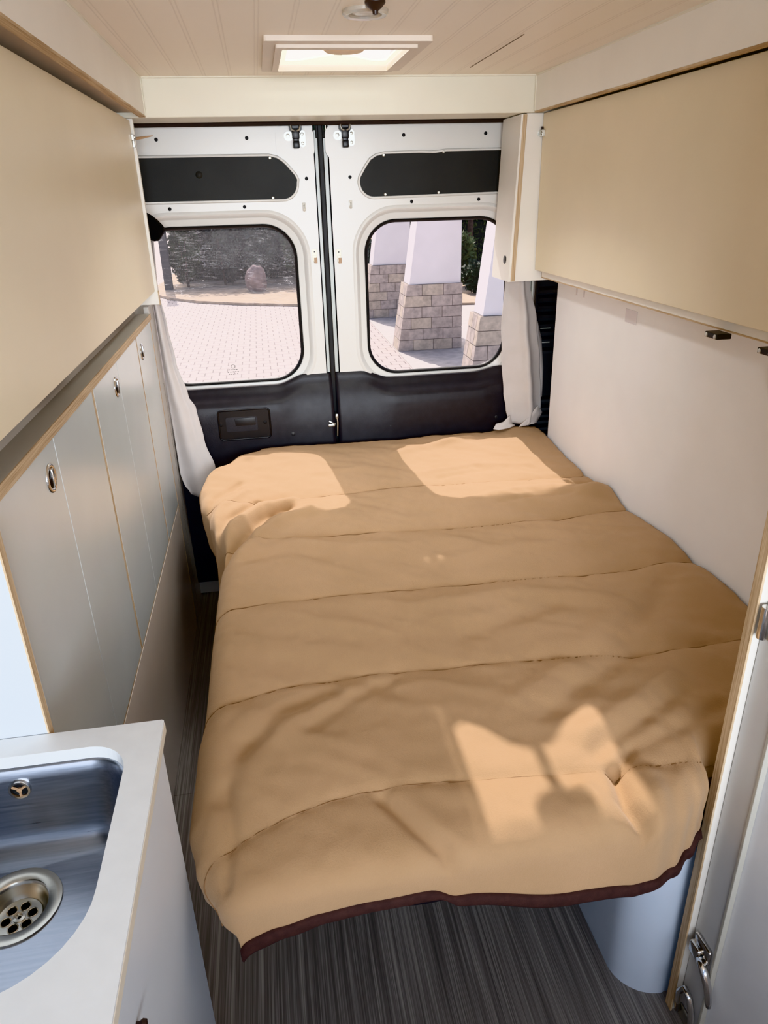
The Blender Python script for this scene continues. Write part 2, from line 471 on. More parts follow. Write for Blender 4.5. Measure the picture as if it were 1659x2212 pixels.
# ------------------------------------------------------------------ rear doors
DY = 2.85
WIN = {'l': (-.428, .130, .924, 1.494), 'r': (.397, .955, .924, 1.496)}
SEAM = .244
def rear_door(side):
    left = side == 'l'
    x0, x1 = (-.62, .222) if left else (.268, 1.14)
    nm = 'door_1' if left else 'door_2'
    root = thing(nm, 'left white rear van door with the dusty window' if left else 'right white rear van door with the window onto the stone pillars',
                 'door', ((x0+x1)/2, DY, .03), kind='structure')
    wx0, wx1, wz0, wz1 = WIN[side]
    R = .115
    def ring(off, y, r=None):
        return [(x, y, z) for x, z in rrect(wx0-off, wx1+off, wz0-off, wz1+off, max(.01, R+off*.9), 12)]
    hole = [(x, z) for x, y, z in ring(.055, DY)]
    bm = bm_new()
    plate(bm, [(x0,.005),(x1,.005),(x1,1.822),(x0,1.822)], [hole], 1, DY, .02)
    loops = [ring(.055, DY), ring(.050, DY-.003), ring(.044, DY-.004), ring(.040, DY-.001), ring(.035, DY+.010), ring(.029, DY+.018), ring(.008, DY+.024), ring(.004, DY+.030), ring(.004, DY+.05)]
    loft(bm, loops)
    # return edge toward the centre seam
    xs = x1 if left else x0
    sgn = 1 if left else -1
    add_box(bm, min(xs, xs-sgn*.004), max(xs, xs-sgn*.004), DY, DY+.05, .3, 1.822)
    # rounded boss behind the top latch
    xc = .163 if left else .335
    add_prism(bm, rrect(xc-.075, xc+.058, 1.708, 1.815, .03, 6), 1, DY-.003, DY+.001)
    # raised lip round the blanked upper opening
    obj('door_skin', bm, M['van_white'], root, smooth=30)
    # seal and glass
    bm = bm_new()
    loft(bm, [ring(.006, DY+.026), ring(.001, DY+.020), ring(-.004, DY+.024), ring(-.006, DY+.034), ring(.006, DY+.036), ring(.006, DY+.026)])
    obj('window_seal', bm, M['rubber'], root, smooth=60)
    bm = bm_new(); bm.faces.new([bm.verts.new(p) for p in ring(.0, DY+.033)])
    g = obj('window_pane', bm, M['glass_dusty'] if left else M['glass'], root)
    if left:
        bm = bm_new()   # maker's etching in the foot of the pane: a small ring and two worn rows
        cx, cz, yy = -.145, .985, DY+.0315
        add_tube(bm, [(cx+.007*math.cos(a), yy, cz+.007*math.sin(a)) for a in [2*PI*k/14 for k in range(14)]], .0011, 4, closed=True)
        for z, w in ((.972,.018),(.963,.024),(.955,.020)):
            for k in range(5):
                xx = cx-w+2*w*k/5
                add_box(bm, xx, xx+w*.26, yy, yy+.0005, z-.002, z+.002)
        obj('glass_etching', bm, simple('etched_glass', (.22,.21,.2), .6), g)
    # blanking panel over the upper opening
    if left:
        out = [(-.60,1.582),(.10,1.5785)] + [(.10+.055*math.sin(a), 1.6335-.055*math.cos(a)) for a in [PI*k/16 for k in range(1,9)]] + \
              [(.157,1.645),(.148,1.662),(.122,1.692),(.105,1.708),(.088,1.718),(.060,1.7245),(-.60,1.728)]
    else:
        out = [(1.12,1.585),(.43,1.5775)] + [(.43-.055*math.sin(a), 1.6325-.055*math.cos(a)) for a in [PI*k/16 for k in range(1,9)]] + \
              [(.378,1.648),(.400,1.682),(.418,1.705),(.440,1.718),(.472,1.7245),(.60,1.726),(.655,1.724),(.70,1.729),(1.12,1.7295)]
    bm = bm_new(); add_prism(bm, out, 1, DY-.004, DY+.001)
    bp = obj('blanking_panel', bm, M['black_panel'], root)
    bm = bm_new()
    cxm = sum(p[0] for p in out)/len(out); czm = sum(p[1] for p in out)/len(out)
    def shrink(k): return [(p[0]+(.010*k if p[0] < cxm else -.010*k), DY-.0005, p[1]+(.008*k if p[1] < czm else -.008*k)) for p in out]
    lip = [(p[0], DY-.002, p[1]) for p in out]
    add_tube(bm, lip, .005, 6, closed=True)
    obj('pressed_lip', bm, M['van_white'], root, smooth='all')
    scr = ((.063,1.716),(.063,1.587)) if left else ((.468,1.717),(.471,1.588),(.689,1.724),(.671,1.589),(.941,1.722),(.946,1.592))
    for x, z in scr:
        bm = bm_new(); add_lathe(bm, [(.0052,0),(.0052,.0015),(.003,.003)], (x, DY-.004, z), (0,-1,0), 12)
        obj('screw', bm, M['zinc'], bp, smooth=True)
    if left:
        bm = bm_new(); add_lathe(bm, [(.012,0),(.009,.002),(.002,.004)], (-.187, DY-.004, 1.667), (0,-1,0), 16)
        obj('plug', bm, M['black_panel'], bp, smooth=True)
    # dark clip holes in the white metal
    pl = ((-.316,1.779),(-.011,1.779),(.194,1.75),(.187,1.647),(-.302,1.56),(-.041,1.56)) if left else \
         ((.297,1.751),(.344,1.648),(.543,1.78),(.846,1.781),(.57,1.561),(.826,1.562))
    for x, z in pl:
        bm = bm_new(); add_lathe(bm, [(.0062,0),(.0062,.001),(.0035,.0018)], (x, DY, z), (0,-1,0), 14)
        obj('clip_hole', bm, M['hole'], root, smooth=True)
    # small clear hook and metal clip
    x, z = (.172,1.556) if left else (.342,1.560)
    bm = bm_new(); add_box(bm, x-.006, x+.006, DY-.003, DY, z-.016, z+.012, .001)
    add_tube(bm, [(x,DY-.003,z+.004),(x,DY-.012,z-.002),(x,DY-.014,z-.010),(x,DY-.010,z-.016)], .003, 8)
    obj('hook', bm, M['clear_plastic'], root, smooth=True)
    x, z = (.199,1.385) if left else (.290,1.381)
    bm = bm_new(); add_box(bm, x-.0095, x+.0085, DY-.002, DY, z-.012, z+.024, .0008)
    add_box(bm, x-.006, x+.006, DY-.008, DY-.002, z-.020, z+.002, .001)
    cl = obj('clip', bm, M['clip_metal'], root)
    bm = bm_new(); add_box(bm, x-.003, x+.0085, DY-.012, DY-.006, z-.026, z-.006, .001); obj('clip_tip', bm, M['brown_tip'], cl)
    bm = bm_new(); add_lathe(bm, [(.003,0),(.002,.0015)], (x, DY-.002, z+.014), (0,-1,0), 10); obj('rivet', bm, M['dark_knob'], cl)
    # top latch
    x = .158 if left else .331
    bm = bm_new()
    add_box(bm, x-.013, x+.013, DY-.028, DY-.012, 1.772, 1.805, .003)
    add_box(bm, x-.010, x+.010, DY-.024, DY-.010, 1.76, 1.79, .002)
    add_box(bm, x-.011, x+.011, DY-.030, DY-.008, 1.743, 1.766, .003)
    add_prism(bm, [(x-.021,1.818),(x-.021,1.802),(x-.010,1.790),(x+.014,1.790),(x+.022,1.802),(x+.022,1.818)], 1, DY-.022, DY-.010)
    lt = obj('top_latch', bm, M['black_plastic'], root, smooth=30)
    for sx in (-1, 1):
        bm = bm_new(); add_tube(bm, [(x+sx*.017, DY-.024, 1.826),(x+sx*.016, DY-.028, 1.812),(x+sx*.013, DY-.028, 1.801),(x+sx*.004,DY-.027,1.797)], .0035, 8)
        obj('striker_bar', bm, M['zinc'], lt, smooth=True)
    bm = bm_new(); add_prism(bm, rrect(x-.040, x-.010, 1.768, 1.796, .013, 6), 1, DY-.006, DY-.003)
    add_lathe(bm, [(.008,0),(.008,.003),(.004,.004)], (x-.027, DY-.006, 1.783), (0,-1,0), 12)
    obj('bracket', bm, M['zinc'], lt, smooth=30)
    bm = bm_new(); add_prism(bm, rrect(x+.013, x+.033, 1.748, 1.800, .0095, 6), 1, DY-.006, DY-.003)
    for z in (1.788, 1.759): add_lathe(bm, [(.006,0),(.006,.002),(.003,.003)], (x+.023, DY-.006, z), (0,-1,0), 12)
    obj('bracket', bm, M['zinc'], lt, smooth=30)
    # moulded lower trim
    bm = bm_new()
    nx = 60
    tx0, tx1 = (-.62, .236) if left else (.252, 1.14)
    rows = []
    def topz(x):
        if left: d = abs(x - .236)
        else: d = abs(x - .252)
        a = max(0, min(1, (d-.10)/.12)); a = a*a*(3-2*a)
        b = max(0, min(1, (d-.56)/.12)); b = b*b*(3-2*b)
        return .945 - .034*a + .018*b
    for i in range(nx+1):
        x = tx0 + (tx1-tx0)*i/nx
        d = abs(x-(.236 if left else .252))
        a = max(0, min(1, (d-.10)/.14)); a = a*a*(3-2*a)
        b = 1 - max(0, min(1, (d-.60)/.12))
        z = topz(x)
        k = a*(.35+.65*b)          # how far the ledge under the window stands out
        prof = [(DY+.004, z), (DY-.004, z-.004), (DY-.006-.004*k, z-.018), (DY-.010-.012*k, z-.034), (DY-.016-.028*k, z-.042-.004*k),
                (DY-.024-.034*k, z-.052-.006*k), (DY-.034-.029*k, z-.068), (DY-.044-.022*k, z-.10), (DY-.054-.013*k, z-.14), (DY-.060-.008*k, z-.2), (DY-.060, .55), (DY-.055,.30), (DY-.04,.1), (DY-.03, .075)]
        rows.append([bm.verts.new((x, y, zz)) for y, zz in prof])
    for a, b in zip(rows, rows[1:]):
        for k in range(len(a)-1): bm.faces.new((a[k], b[k], b[k+1], a[k+1]))
    # closing edge at the seam
    e = rows[-1] if left else rows[0]
    back = [bm.verts.new((v.co.x, DY+.04, v.co.z)) for v in e]
    for k in range(len(e)-1): bm.faces.new((e[k], e[k+1], back[k+1], back[k]))
    lo = obj('lower_trim_panel', bm, M['black_trim'], root, smooth='all')
    FY = DY-.061
    bt = ((.065,.721),) if left else ((.462,.725),(.687,.726),(.906,.73),(.385,.646))
    for x, z in bt:
        bm = bm_new(); add_lathe(bm, [(.010,0),(.010,.003),(.006,.006),(.001,.007)], (x, FY+.001, z), (0,-1,0), 16)
        obj('trim_button', bm, simple('button_plastic', (.05,.05,.052), .5) if 'btn' not in M else M['btn'], lo, smooth=True)
    if left:
        hx0, hx1, hz0, hz1 = -.222, -.018, .714, .838
        bm = bm_new()
        plate(bm, rrect(hx0, hx1, hz0, hz1, .016, 6), [rrect(-.192, -.070, .748, .807, .008, 4)], 1, FY-.007, .007)
        add_tube(bm, [(x, FY-.007, z) for x, z in rrect(hx0+.003, hx1-.003, hz0+.003, hz1-.003, .014, 6)], .0035, 8, closed=True)
        h = obj('door_handle', bm, M['black_plastic'], root, smooth=30)
        bm = bm_new(); add_box(bm, -.192, -.070, FY+.0005, FY+.002, .748, .807); obj('recess', bm, M['hole'], h)
        bm = bm_new(); add_box(bm, -.160, -.073, FY-.006, FY+.001, .752, .804, .005, 3); obj('lever', bm, M['black_plastic'], h, smooth=30)
        for x in (-.211, -.040):
            bm = bm_new(); add_lathe(bm, [(.007,0),(.007,.001),(.004,.002)], (x, FY-.007, .779), (0,-1,0), 12); obj('screw_hole', bm, M['hole'], h)
        # latch tongue at the seam
        bm = bm_new(); add_box(bm, .208, .234, DY-.075, DY-.058, .742, .752, .002); add_tube(bm, [(.212,DY-.07,.765),(.226,DY-.074,.756),(.236,DY-.07,.75)], .004, 8)
        obj('latch_tongue', bm, M['zinc'], root, smooth=30)
    else:
        bm = bm_new(); add_box(bm, .238, .250, DY-.07, DY-.05, .772, .792, .003); add_tube(bm, [(.244,DY-.066,.78),(.246,DY-.07,.76),(.243,DY-.066,.70)], .003, 8)
        obj('lock_plate', bm, M['zinc'], root, smooth=30)
    return root
M['btn'] = simple('button_plastic', (.05,.05,.052), .5)
rear_door('l'); rear_door('r')
# rubber seal in the gap between the doors
bm = bm_new(); add_box(bm, .2335, .2535, DY-.008, DY+.03, .075, 1.824, .004)
add_box(bm, .215, .275, DY+.03, DY+.045, .0, 1.80)
add_box(bm, .228, .258, DY-.006, DY+.02, 1.775, 1.824, .002)
cs = tag(obj('trim_6', bm, M['rubber']), 'black rubber seal between the two rear doors', 'seal', kind='structure')
bm = bm_new(); add_box(bm, .222, .2335, DY+.006, DY+.03, .9, 1.80); add_box(bm, .2535, .268, DY+.008, DY+.03, .9, 1.775)
obj('pale_channel', bm, M['van_pale'], cs)
# seal along the top of the doors
bm = bm_new(); add_tube(bm, [(-.62,2.825,1.824),(.2,2.825,1.823),(1.14,2.825,1.823)], .010, 8)
add_box(bm, -.62, 1.14, 2.79, 2.86, 1.829, 1.85)
tag(obj('trim_7', bm, M['seal_brown'], smooth=True), 'dark rubber seal along the top of the rear doors', 'seal', kind='structure')
# louvred black plastic trim in the rear right corner
bm = bm_new(); add_box(bm, 1.045, 1.28, 2.775, 2.79, .3, 1.35)
ct = tag(obj('corner_trim', bm, M['black_plastic'], origin=(1.12,2.78,.3)), 'black louvred plastic corner trim right of the right curtain', 'corner trim')
for i, z in enumerate([1.235,1.205,1.175,1.140,1.105,1.075,1.045,1.0,.80,.765,.735,.71,.68,.65]):
    bm = bm_new(); add_hexa(bm, [(1.052,2.755,z-.012),(1.20,2.755,z-.012),(1.20,2.776,z-.016),(1.052,2.776,z-.016),(1.052,2.757,z-.002),(1.20,2.757,z-.002),(1.20,2.776,z+.010),(1.052,2.776,z+.010)])
    obj('louvre', bm, M['black_plastic'], ct)
for z in (1.088, 1.033):
    bm = bm_new(); add_box(bm, 1.062, 1.105, 2.7535, 2.757, z-.002, z+.002); obj('clip_strip', bm, M['zinc'], ct)
bm = bm_new(); add_lathe(bm, [(.006,0),(.006,.003),(.003,.005)], (1.075, 2.775, .955), (0,-1,0), 12); obj('screw', bm, M['zinc'], ct)
bm = bm_new(); add_box(bm, 1.012, 1.020, 2.77, 2.80, .85, 1.35, .002); add_box(bm, 1.024, 1.03, 2.768, 2.80, .85, 1.35, .001)
tag(obj('pillar_strip', bm, M['van_pale'], origin=(1.02,2.78,.85)), 'pale metal door pillar strip behind the right curtain', 'pillar strip')

# ------------------------------------------------------------------ left overhead cabinet
oc = thing('overhead_cabinet', 'long cream overhead cabinet on the left, above the grey cupboards', 'cabinet', (-.5,1.4,1.25))
bm = bm_new(); add_box(bm, -.376, -.36, -.3, 2.60, 1.311, 1.817, .0015)
dd = obj('door', bm, M['cream'], oc)
bm = bm_new(); add_box(bm, -.352, -.350, 2.565, 2.60, 1.0, 1.001)
bm.clear()
add_box(bm, -.3595, -.352, 2.58, 2.612, 1.762, 1.778, .001); add_lathe(bm, [(.004,0),(.004,.004)], (-.352,2.590,1.770), (1,0,0), 12)
add_box(bm, -.3595, -.353, 2.588, 2.608, 1.742, 1.762, .001)
obj('hinge', bm, M['zinc'], oc)
bm = bm_new(); add_tube(bm, [(-.350,2.613,1.768),(-.330,2.62,1.771),(-.300,2.628,1.776)], [.004,.0035,.0012], 8); obj('latch_pin', bm, M['brown_tip'], oc)
for y in (1.25, 2.02):
    pass
bm = bm_new(); add_box(bm, -.70, -.352, 2.606, 2.622, 1.268, 1.8225, .001); ep = obj('end_panel', bm, M['white_lam'], oc)
bm = bm_new(); add_box(bm, -.3525, -.3495, 2.606, 2.622, 1.266, 1.312); obj('edge_band', bm, M['ply_y'], ep)
bm = bm_new(); add_box(bm, -.70, -.380, -.3, 2.605, 1.300, 1.312); obj('base_board', bm, M['white_lam'], oc)
# grey ply ledge on top of the lower cupboards
bm = bm_new(); add_box(bm, -.74, -.3875, .905, 2.595, 1.2225, 1.2405, .0005)
lb = tag(obj('ledge_board', bm, simple('ledge_laminate', (.47,.44,.38), .4), origin=(-.5,1.75,1.222)), 'grey ledge board with raw plywood front edge above the grey cupboards', 'shelf')
bm = bm_new(); add_box(bm, -.3875, -.3852, .905, 2.60, 1.2215, 1.2405); obj('edge_band', bm, M['ply_z'], lb)
bm = bm_new()   # sagging cloth strip between ledge and door
pts = []
for i in range(61):
    y = .92 + 1.66*i/60
    z = 1.2475 + .007*math.sin(y*7.+.6) + .005*math.sin(y*15.3) + .003*noise.noise((y*9,0,3))
    pts.append((y, max(1.2425, z)))
rows = [[bm.verts.new(p) for p in ((-.432, y, 1.2408), (-.436, y, z), (-.445, y, z+.004), (-.47, y, z+.006), (-.47, y, 1.2408))] for y, z in pts]
for a, b in zip(rows, rows[1:]):
    for k in range(5): bm.faces.new((a[k], b[k], b[(k+1)%5], a[(k+1)%5]))
bm.faces.new(rows[0]); bm.faces.new(rows[-1])
obj('fabric_strip', bm, simple('grey_cloth', (.50,.46,.41), .9), lb, smooth=50)

# small black fitting peeking out behind the left cabinet
bm = bm_new()
prof = [(-.372,1.558),(-.352,1.549),(-.332,1.532),(-.316,1.513),(-.308,1.500),(-.317,1.486),(-.331,1.468),(-.340,1.463),(-.356,1.469),(-.372,1.478)]
add_prism(bm, prof, 1, 2.655, 2.70)
bmesh.ops.bevel(bm, geom=bm.edges[:], offset=.004, segments=2, affect='EDGES')
tag(obj('wall_fitting', bm, simple('matt_black', (.008,.008,.008), .8, spec=.15), smooth=40, origin=(-.36,2.68,1.51)), 'small black pointed plastic fitting behind the left overhead cabinet', 'fitting')

# ------------------------------------------------------------------ lower cupboards on the left
LX = -.39
def cupboard(y0, y1, seams, handle_y, label):
    root = thing('cupboard', label, 'cupboard', (-.56, (y0+y1)/2, .54), 'grey cupboards along the left side')
    bm = bm_new(); add_box(bm, -.73, LX-.018, y0+.001, y1-.001, .545, 1.2215); obj('carcass', bm, M['inside_dark'], root)
    ed = [y0] + seams + [y1]
    for i in range(len(ed)-1):
        a = ed[i] + (.008 if i == 0 else .0014); b = ed[i+1] - (.0085 if i == len(ed)-2 else .0014)
        bm = bm_new(); add_box(bm, LX-.016, LX, a, b, .5415, 1.219, .0008)
        d = obj('door', bm, M['grey_lam'], root)
        for hy in handle_y:
            if a < hy < b:
                ring_pull(d, hy, 1.163)
    for yy in (y0, y1):
        bm = bm_new(); add_box(bm, LX-.03, LX-.0005, yy-.0075 if yy == y1 else yy+.0005, yy-.0005 if yy == y1 else yy+.0075, .5415, 1.2205); obj('edge_band', bm, M['ply_y'], root)
    bm = bm_new(); add_box(bm, LX-.03, LX-.0005, y0, y1, .5355, .5405); obj('bottom_edge', bm, M['ply_z'], root)
    return root
def ring_pull(d, y, z):
    h = None
    bm = bm_new()
    add_lathe(bm, [(.0175,.0005),(.019,.0025),(.0225,.0035),(.0255,.0022),(.026,.0002)], (LX, y, z), (1,0,0), 32, caps=False)
    h = obj('handle', bm, M['chrome'], d, smooth='all')
    bm = bm_new(); add_lathe(bm, [(.0178,.0008),(.012,.0004),(.001,.0003)], (LX, y, z), (1,0,0), 24)
    obj('dish', bm, M['dark_knob'], h, smooth='all')
    bm = bm_new(); add_box(bm, LX+.0006, LX+.006, y-.004, y+.004, z-.017, z+.017, .0015)
    add_tube(bm, [(LX+.003,y,z+.004),(LX+.003,y+.012,z-.006)], .0028, 8)
    obj('pull_bar', bm, M['chrome'], h, smooth=30)
c1 = cupboard(.97, 1.634, [1.294], [1.236], 'nearest grey two-door cupboard beside the kitchen counter')
bm = bm_new(); add_box(bm, -.74, -.3635, .8885, .9045, .873, 1.2218); obj('end_panel', bm, M['cool_white'], c1)
bm = bm_new(); add_box(bm, -.3635, -.361, .8882, .9048, .873, 1.2218); obj('edge_band', bm, M['ply_y'], c1)
cupboard(1.636, 2.272, [1.934], [1.886], 'middle grey two-door cupboard between the nearest and the single-door ones')
cupboard(2.274, 2.595, [], [2.341], 'farthest grey cupboard with a single door, beside the left curtain')
# kick panel below the cupboards, and the tall plain panel at the rear
bm = bm_new(); add_box(bm, LX-.016, LX, .90, 2.592, .001, .533, .0008)
tag(obj('kick_panel', bm, M['kick_lam'], origin=(LX,1.75,0)), 'brownish grey kick panel below the grey cupboards', 'panel')
bm = bm_new(); add_box(bm, LX-.016, LX, 2.599, 2.89, .001, 1.262, .0008)
rp = tag(obj('side_panel', bm, simple('rear_side_laminate', (.60,.57,.53), .35), origin=(LX,2.74,0)), 'pale side panel between the farthest cupboard and the left curtain', 'panel')
bm = bm_new(); add_box(bm, LX-.001, LX+.0006, 2.69, 2.6915, .03, .98); obj('panel_joint', bm, M['inside_dark'], rp)
bm = bm_new(); add_box(bm, LX-.0155, LX+.0004, 2.5935, 2.5985, .03, 1.2215); obj('edge_band', bm, M['ply_y'], rp)

# ------------------------------------------------------------------ kitchen counter and sink
kc = thing('kitchen_cabinet', 'white kitchen cabinet under the sink counter at the left front', 'cabinet', (-.47,.5,0))
bm = bm_new(); add_box(bm, -.225, -.2075, .02, .875, .0, .8805, .001); obj('side_panel', bm, M['cool_white'], kc)
bm = bm_new(); add_box(bm, -.74, -.228, .858, .875, .0, .8805, .001); obj('rear_panel', bm, M['cool_white'], kc)
bm = bm_new(); add_box(bm, -.2078, -.2070, .4795, .481, .55, .868); obj('door_joint', bm, M['inside_dark'], kc)
bm = bm_new(); add_lathe(bm, [(.004,0),(.004,.004),(.006,.007),(.005,.011),(.001,.012)], (-.2075,.528,.779), (1,0,0), 16); obj('knob', bm, M['dark_knob'], kc, smooth=40)
SK = (-.66, -.243, .497, .846)
bm = bm_new()
plate(bm, [(-.745,.0),(-.203,.0),(-.200,.003),(-.200,.883),(-.203,.886),(-.745,.886)], [rrect(*SK, [.10,.11,.055,.055], 10)], 2, .881, .019)
ctop = tag(obj('countertop', bm, M['counter'], origin=(-.47,.45,.881)), 'white kitchen countertop around the steel sink', 'countertop')
bm = bm_new(); add_box(bm, -.2005, -.1992, .004, .8825, .8815, .8965); obj('edge_band', bm, simple('cream_edge', (.76,.69,.57), .5), ctop)
# sink bowl
def sring(off, z, rk=1.):
    return [(x, y, z) for x, y in rrect(SK[0]+off, SK[1]-off, SK[2]+off, SK[3]-off, [max(.02,(.10-off*.6)), max(.02,.11-off*.6), max(.02,.055-off*.3), max(.02,.055-off*.3)], 10)]
sk = thing('sink', 'brushed stainless steel sink bowl set in the white countertop', 'sink', (-.45,.67,.73))
DZ = .745
bm = bm_new()
rr = loft(bm, [sring(-.004,.8808), sring(.000,.8803), sring(.003,.877), sring(.005,.86), sring(.008,.82), sring(.012,.78), sring(.018,DZ+.016), sring(.028,DZ+.006), sring(.042,DZ+.001)])
# floor of the bowl with a hole for the drain
dc = (-.398,.735)
last = rr[-1]
inner = [bm.verts.new((dc[0]+.058*math.cos(2*PI*k/44), dc[1]+.058*math.sin(2*PI*k/44), DZ-.001)) for k in range(44)]
# match each rim vertex by angle
order = sorted(range(len(last)), key=lambda i: math.atan2(last[i].co.y-dc[1], last[i].co.x-dc[0]))
outer = [last[i] for i in order]
inn = sorted(inner, key=lambda v: math.atan2(v.co.y-dc[1], v.co.x-dc[0]))
n_ = len(outer)
assert n_ == 44, n_
for k in range(n_): bm.faces.new((outer[k], outer[(k+1)%n_], inn[(k+1)%n_], inn[k]))
obj('bowl', bm, M['steel'], sk, smooth=60)
bm = bm_new()
add_lathe(bm, [(.0595,-.001),(.0585,.0015),(.055,.0018),(.042,.000),(.0405,-.001),(.038,-.006),(.034,-.016),(.030,-.022),(.0285,-.024)], (dc[0],dc[1],DZ), (0,0,1), 40, caps=False)
dr = obj('drain', bm, M['steel_drain'], sk, smooth=50)
bm = bm_new()
zz = DZ-.023
circ = lambda cx, cy, r_, n_: [(cx+r_*math.cos(2*PI*q/n_), cy+r_*math.sin(2*PI*q/n_)) for q in range(n_)]
plate(bm, circ(dc[0], dc[1], .0288, 40), [circ(dc[0]+.0165*math.cos(2*PI*k/6+.3), dc[1]+.0165*math.sin(2*PI*k/6+.3), .0062, 14) for k in range(6)] + [circ(dc[0], dc[1], .0025, 8)], 2, zz-.001, .002)
add_lathe(bm, [(.008,.001),(.008,.0022),(.0045,.003),(.0035,.001)], (dc[0],dc[1],zz), n=20, caps=False)
for k in range(6):
    a = 2*PI*k/6+.3
    add_tube(bm, [(dc[0]+.0165*math.cos(a)+.0068*math.cos(q), dc[1]+.0165*math.sin(a)+.0068*math.sin(q), zz+.001) for q in [2*PI*w_/14 for w_ in range(14)]], .0009, 5, closed=True)
obj('strainer', bm, M['steel_drain'], dr, smooth=40)
bm = bm_new(); add_lathe(bm, [(.030,-.028),(.001,-.03)], (dc[0],dc[1],DZ), n=24, caps=False); add_lathe(bm, [(.0290,-.0245),(.0299,-.029)], (dc[0],dc[1],DZ), n=24, caps=False)
obj('waste_pipe', bm, M['hole'], dr)
bm = bm_new(); ox, oy, oz = -.399, .8400, .848
add_lathe(bm, [(.0105,.001),(.0115,.004),(.0145,.004),(.0155,.001),(.0155,-.004)], (ox,oy,oz), (0,-1,0), 24, caps=False)
ov = obj('overflow', bm, M['chrome'], sk, smooth=50)
bm = bm_new(); add_lathe(bm, [(.0108,.0006),(.0005,.0008)], (ox,oy,oz), (0,-1,0), 20); obj('overflow_hole', bm, M['hole'], ov)
bm = bm_new()
for k in range(3):
    a = 2*PI*k/3+.5; add_tube(bm, [(ox,oy-.002,oz),(ox+.011*math.cos(a),oy-.002,oz+.011*math.sin(a))], .0018, 6)
add_lathe(bm, [(.0035,.001),(.0035,.004),(.001,.0045)], (ox,oy,oz), (0,-1,0), 12)
obj('overflow_cross', bm, M['brown_tip'], ov, smooth=40)

# ------------------------------------------------------------------ right overhead cabinet
rc = thing('overhead_cabinet', 'long cream overhead cabinet on the right, above the white wall board', 'cabinet', (1.13,1.4,1.29))
bm = bm_new(); add_box(bm, .97, .986, .884, 2.602, 1.326, 1.8215, .0015); obj('door', bm, M['cream'], rc)
bm = bm_new(); add_box(bm, .9905, 1.28, .884, 2.582, 1.300, 1.322)
br = obj('base_board', bm, M['white_lam'], rc)
bm = bm_new(); add_box(bm, .9895, .9905, .884, 2.582, 1.2995, 1.3035); obj('edge_band', bm, M['ply_z'], br)
bm = bm_new(); add_box(bm, .9995, 1.28, .884, 2.58, 1.322, 1.818); obj('carcass', bm, M['white_lam'], rc)
# slanted return panel at the rear end
bm = bm_new()
add_hexa(bm, [(.896,2.607,1.288),(1.045,2.607,1.288),(1.045,2.622,1.288),(.896,2.622,1.288),(.914,2.607,1.8225),(1.045,2.607,1.8225),(1.045,2.622,1.8225),(.914,2.622,1.8225)])
obj('end_panel', bm, M['white_lam'], rc)
bm = bm_new()
add_hexa(bm, [(.8725,2.6055,1.288),(.896,2.6055,1.288),(.896,2.80,1.288),(.8725,2.80,1.288),(.895,2.6055,1.820),(.914,2.6055,1.820),(.914,2.80,1.820),(.895,2.80,1.820)])
sp = obj('return_panel', bm, M['white_lam'], rc)
bm = bm_new()
add_hexa(bm, [(.8815,2.6035,1.289),(.8965,2.6035,1.289),(.8965,2.6058,1.289),(.8815,2.6058,1.289),(.901,2.6035,1.819),(.9145,2.6035,1.819),(.9145,2.6058,1.819),(.901,2.6058,1.819)])
obj('edge_band', bm, M['ply_x'], sp)
bm = bm_new(); add_lathe(bm, [(.014,0),(.014,.002),(.010,.003),(.001,.0035)], (.8755,2.66,1.360), (-1,0,.04), 20); obj('button', bm, M['black_plastic'], sp, smooth=40)
bm = bm_new(); add_box(bm, .9605, .970, 2.578, 2.604, 1.752, 1.772, .001); add_lathe(bm, [(.005,0),(.005,.003)], (.9605,2.588,1.762), (-1,0,0), 12)
add_box(bm, .955, .968, 2.604, 2.612, 1.755, 1.768, .001)
hg = obj('hinge', bm, M['zinc'], rc)
bm = bm_new(); add_box(bm, .962, .969, 2.592, 2.600, 1.771, 1.782, .001); obj('hinge_arm', bm, M['dark_knob'], hg)
for y in (1.46, 1.275):
    bm = bm_new(); add_box(bm, .955, .9895, y-.024, y+.024, 1.287, 1.2990, .002)
    cc = obj('catch', bm, M['black_plastic'], rc)
    for q in (-.016, .016):
        bm = bm_new(); add_lathe(bm, [(.005,0),(.005,.001),(.003,.002)], (.955, y+q, 1.2925), (-1,0,0), 10); obj('screw', bm, M['zinc'], cc)

# ------------------------------------------------------------------ ceiling vent and lamp
cv = thing('roof_vent', 'square roof vent letting daylight through the ceiling', 'roof vent', (.245,2.19,CZ))
bm = bm_new()
plate(bm, rrect(.050,.450,1.968,2.428,.006,3), [rrect(VX0,VX1,VY0,VY1,.004,3)], 2, CZ-.012, .012)
plate(bm, rrect(.078,.422,2.008,2.392,.004,3), [rrect(VX0+.001,VX1-.001,VY0+.001,VY1-.001,.004,3)], 2, CZ-.019, .007)
obj('frame', bm, M['vent_white'], cv)
bm = bm_new()
def lobe(x_in, x_out, far_in, far_out):
    top = []
    for k in range(17):
        t = k/16; x = x_in + (x_out-x_in)*t
        y = far_in + (far_out-far_in)*(.5-.5*math.cos(PI*min(1, t*1.15))) - (.012*max(0,(t-.75)/.25)**2)
        top.append((x, y))
    return [(x_in, 2.046), (x_out, 2.046)] + top[::-1]
e = .003
plate(bm, [(VX0+e,VY0+e),(VX1-e,VY0+e),(VX1-e,VY1-e),(VX0+e,VY1-e)], [lobe(.238,.112,2.225,2.305), lobe(.258,.390,2.225,2.305)], 2, CZ-.004, .004)
obj('insert', bm, M['milky'], cv)
bm = bm_new()
g = [[bm.verts.new((VX0-.02+(VX1-VX0+.04)*i/10, VY0-.02+(VY1-VY0+.04)*j/10, CZ+.066+.02*math.sin(PI*i/10)*math.sin(PI*j/10))) for j in range(11)] for i in range(11)]
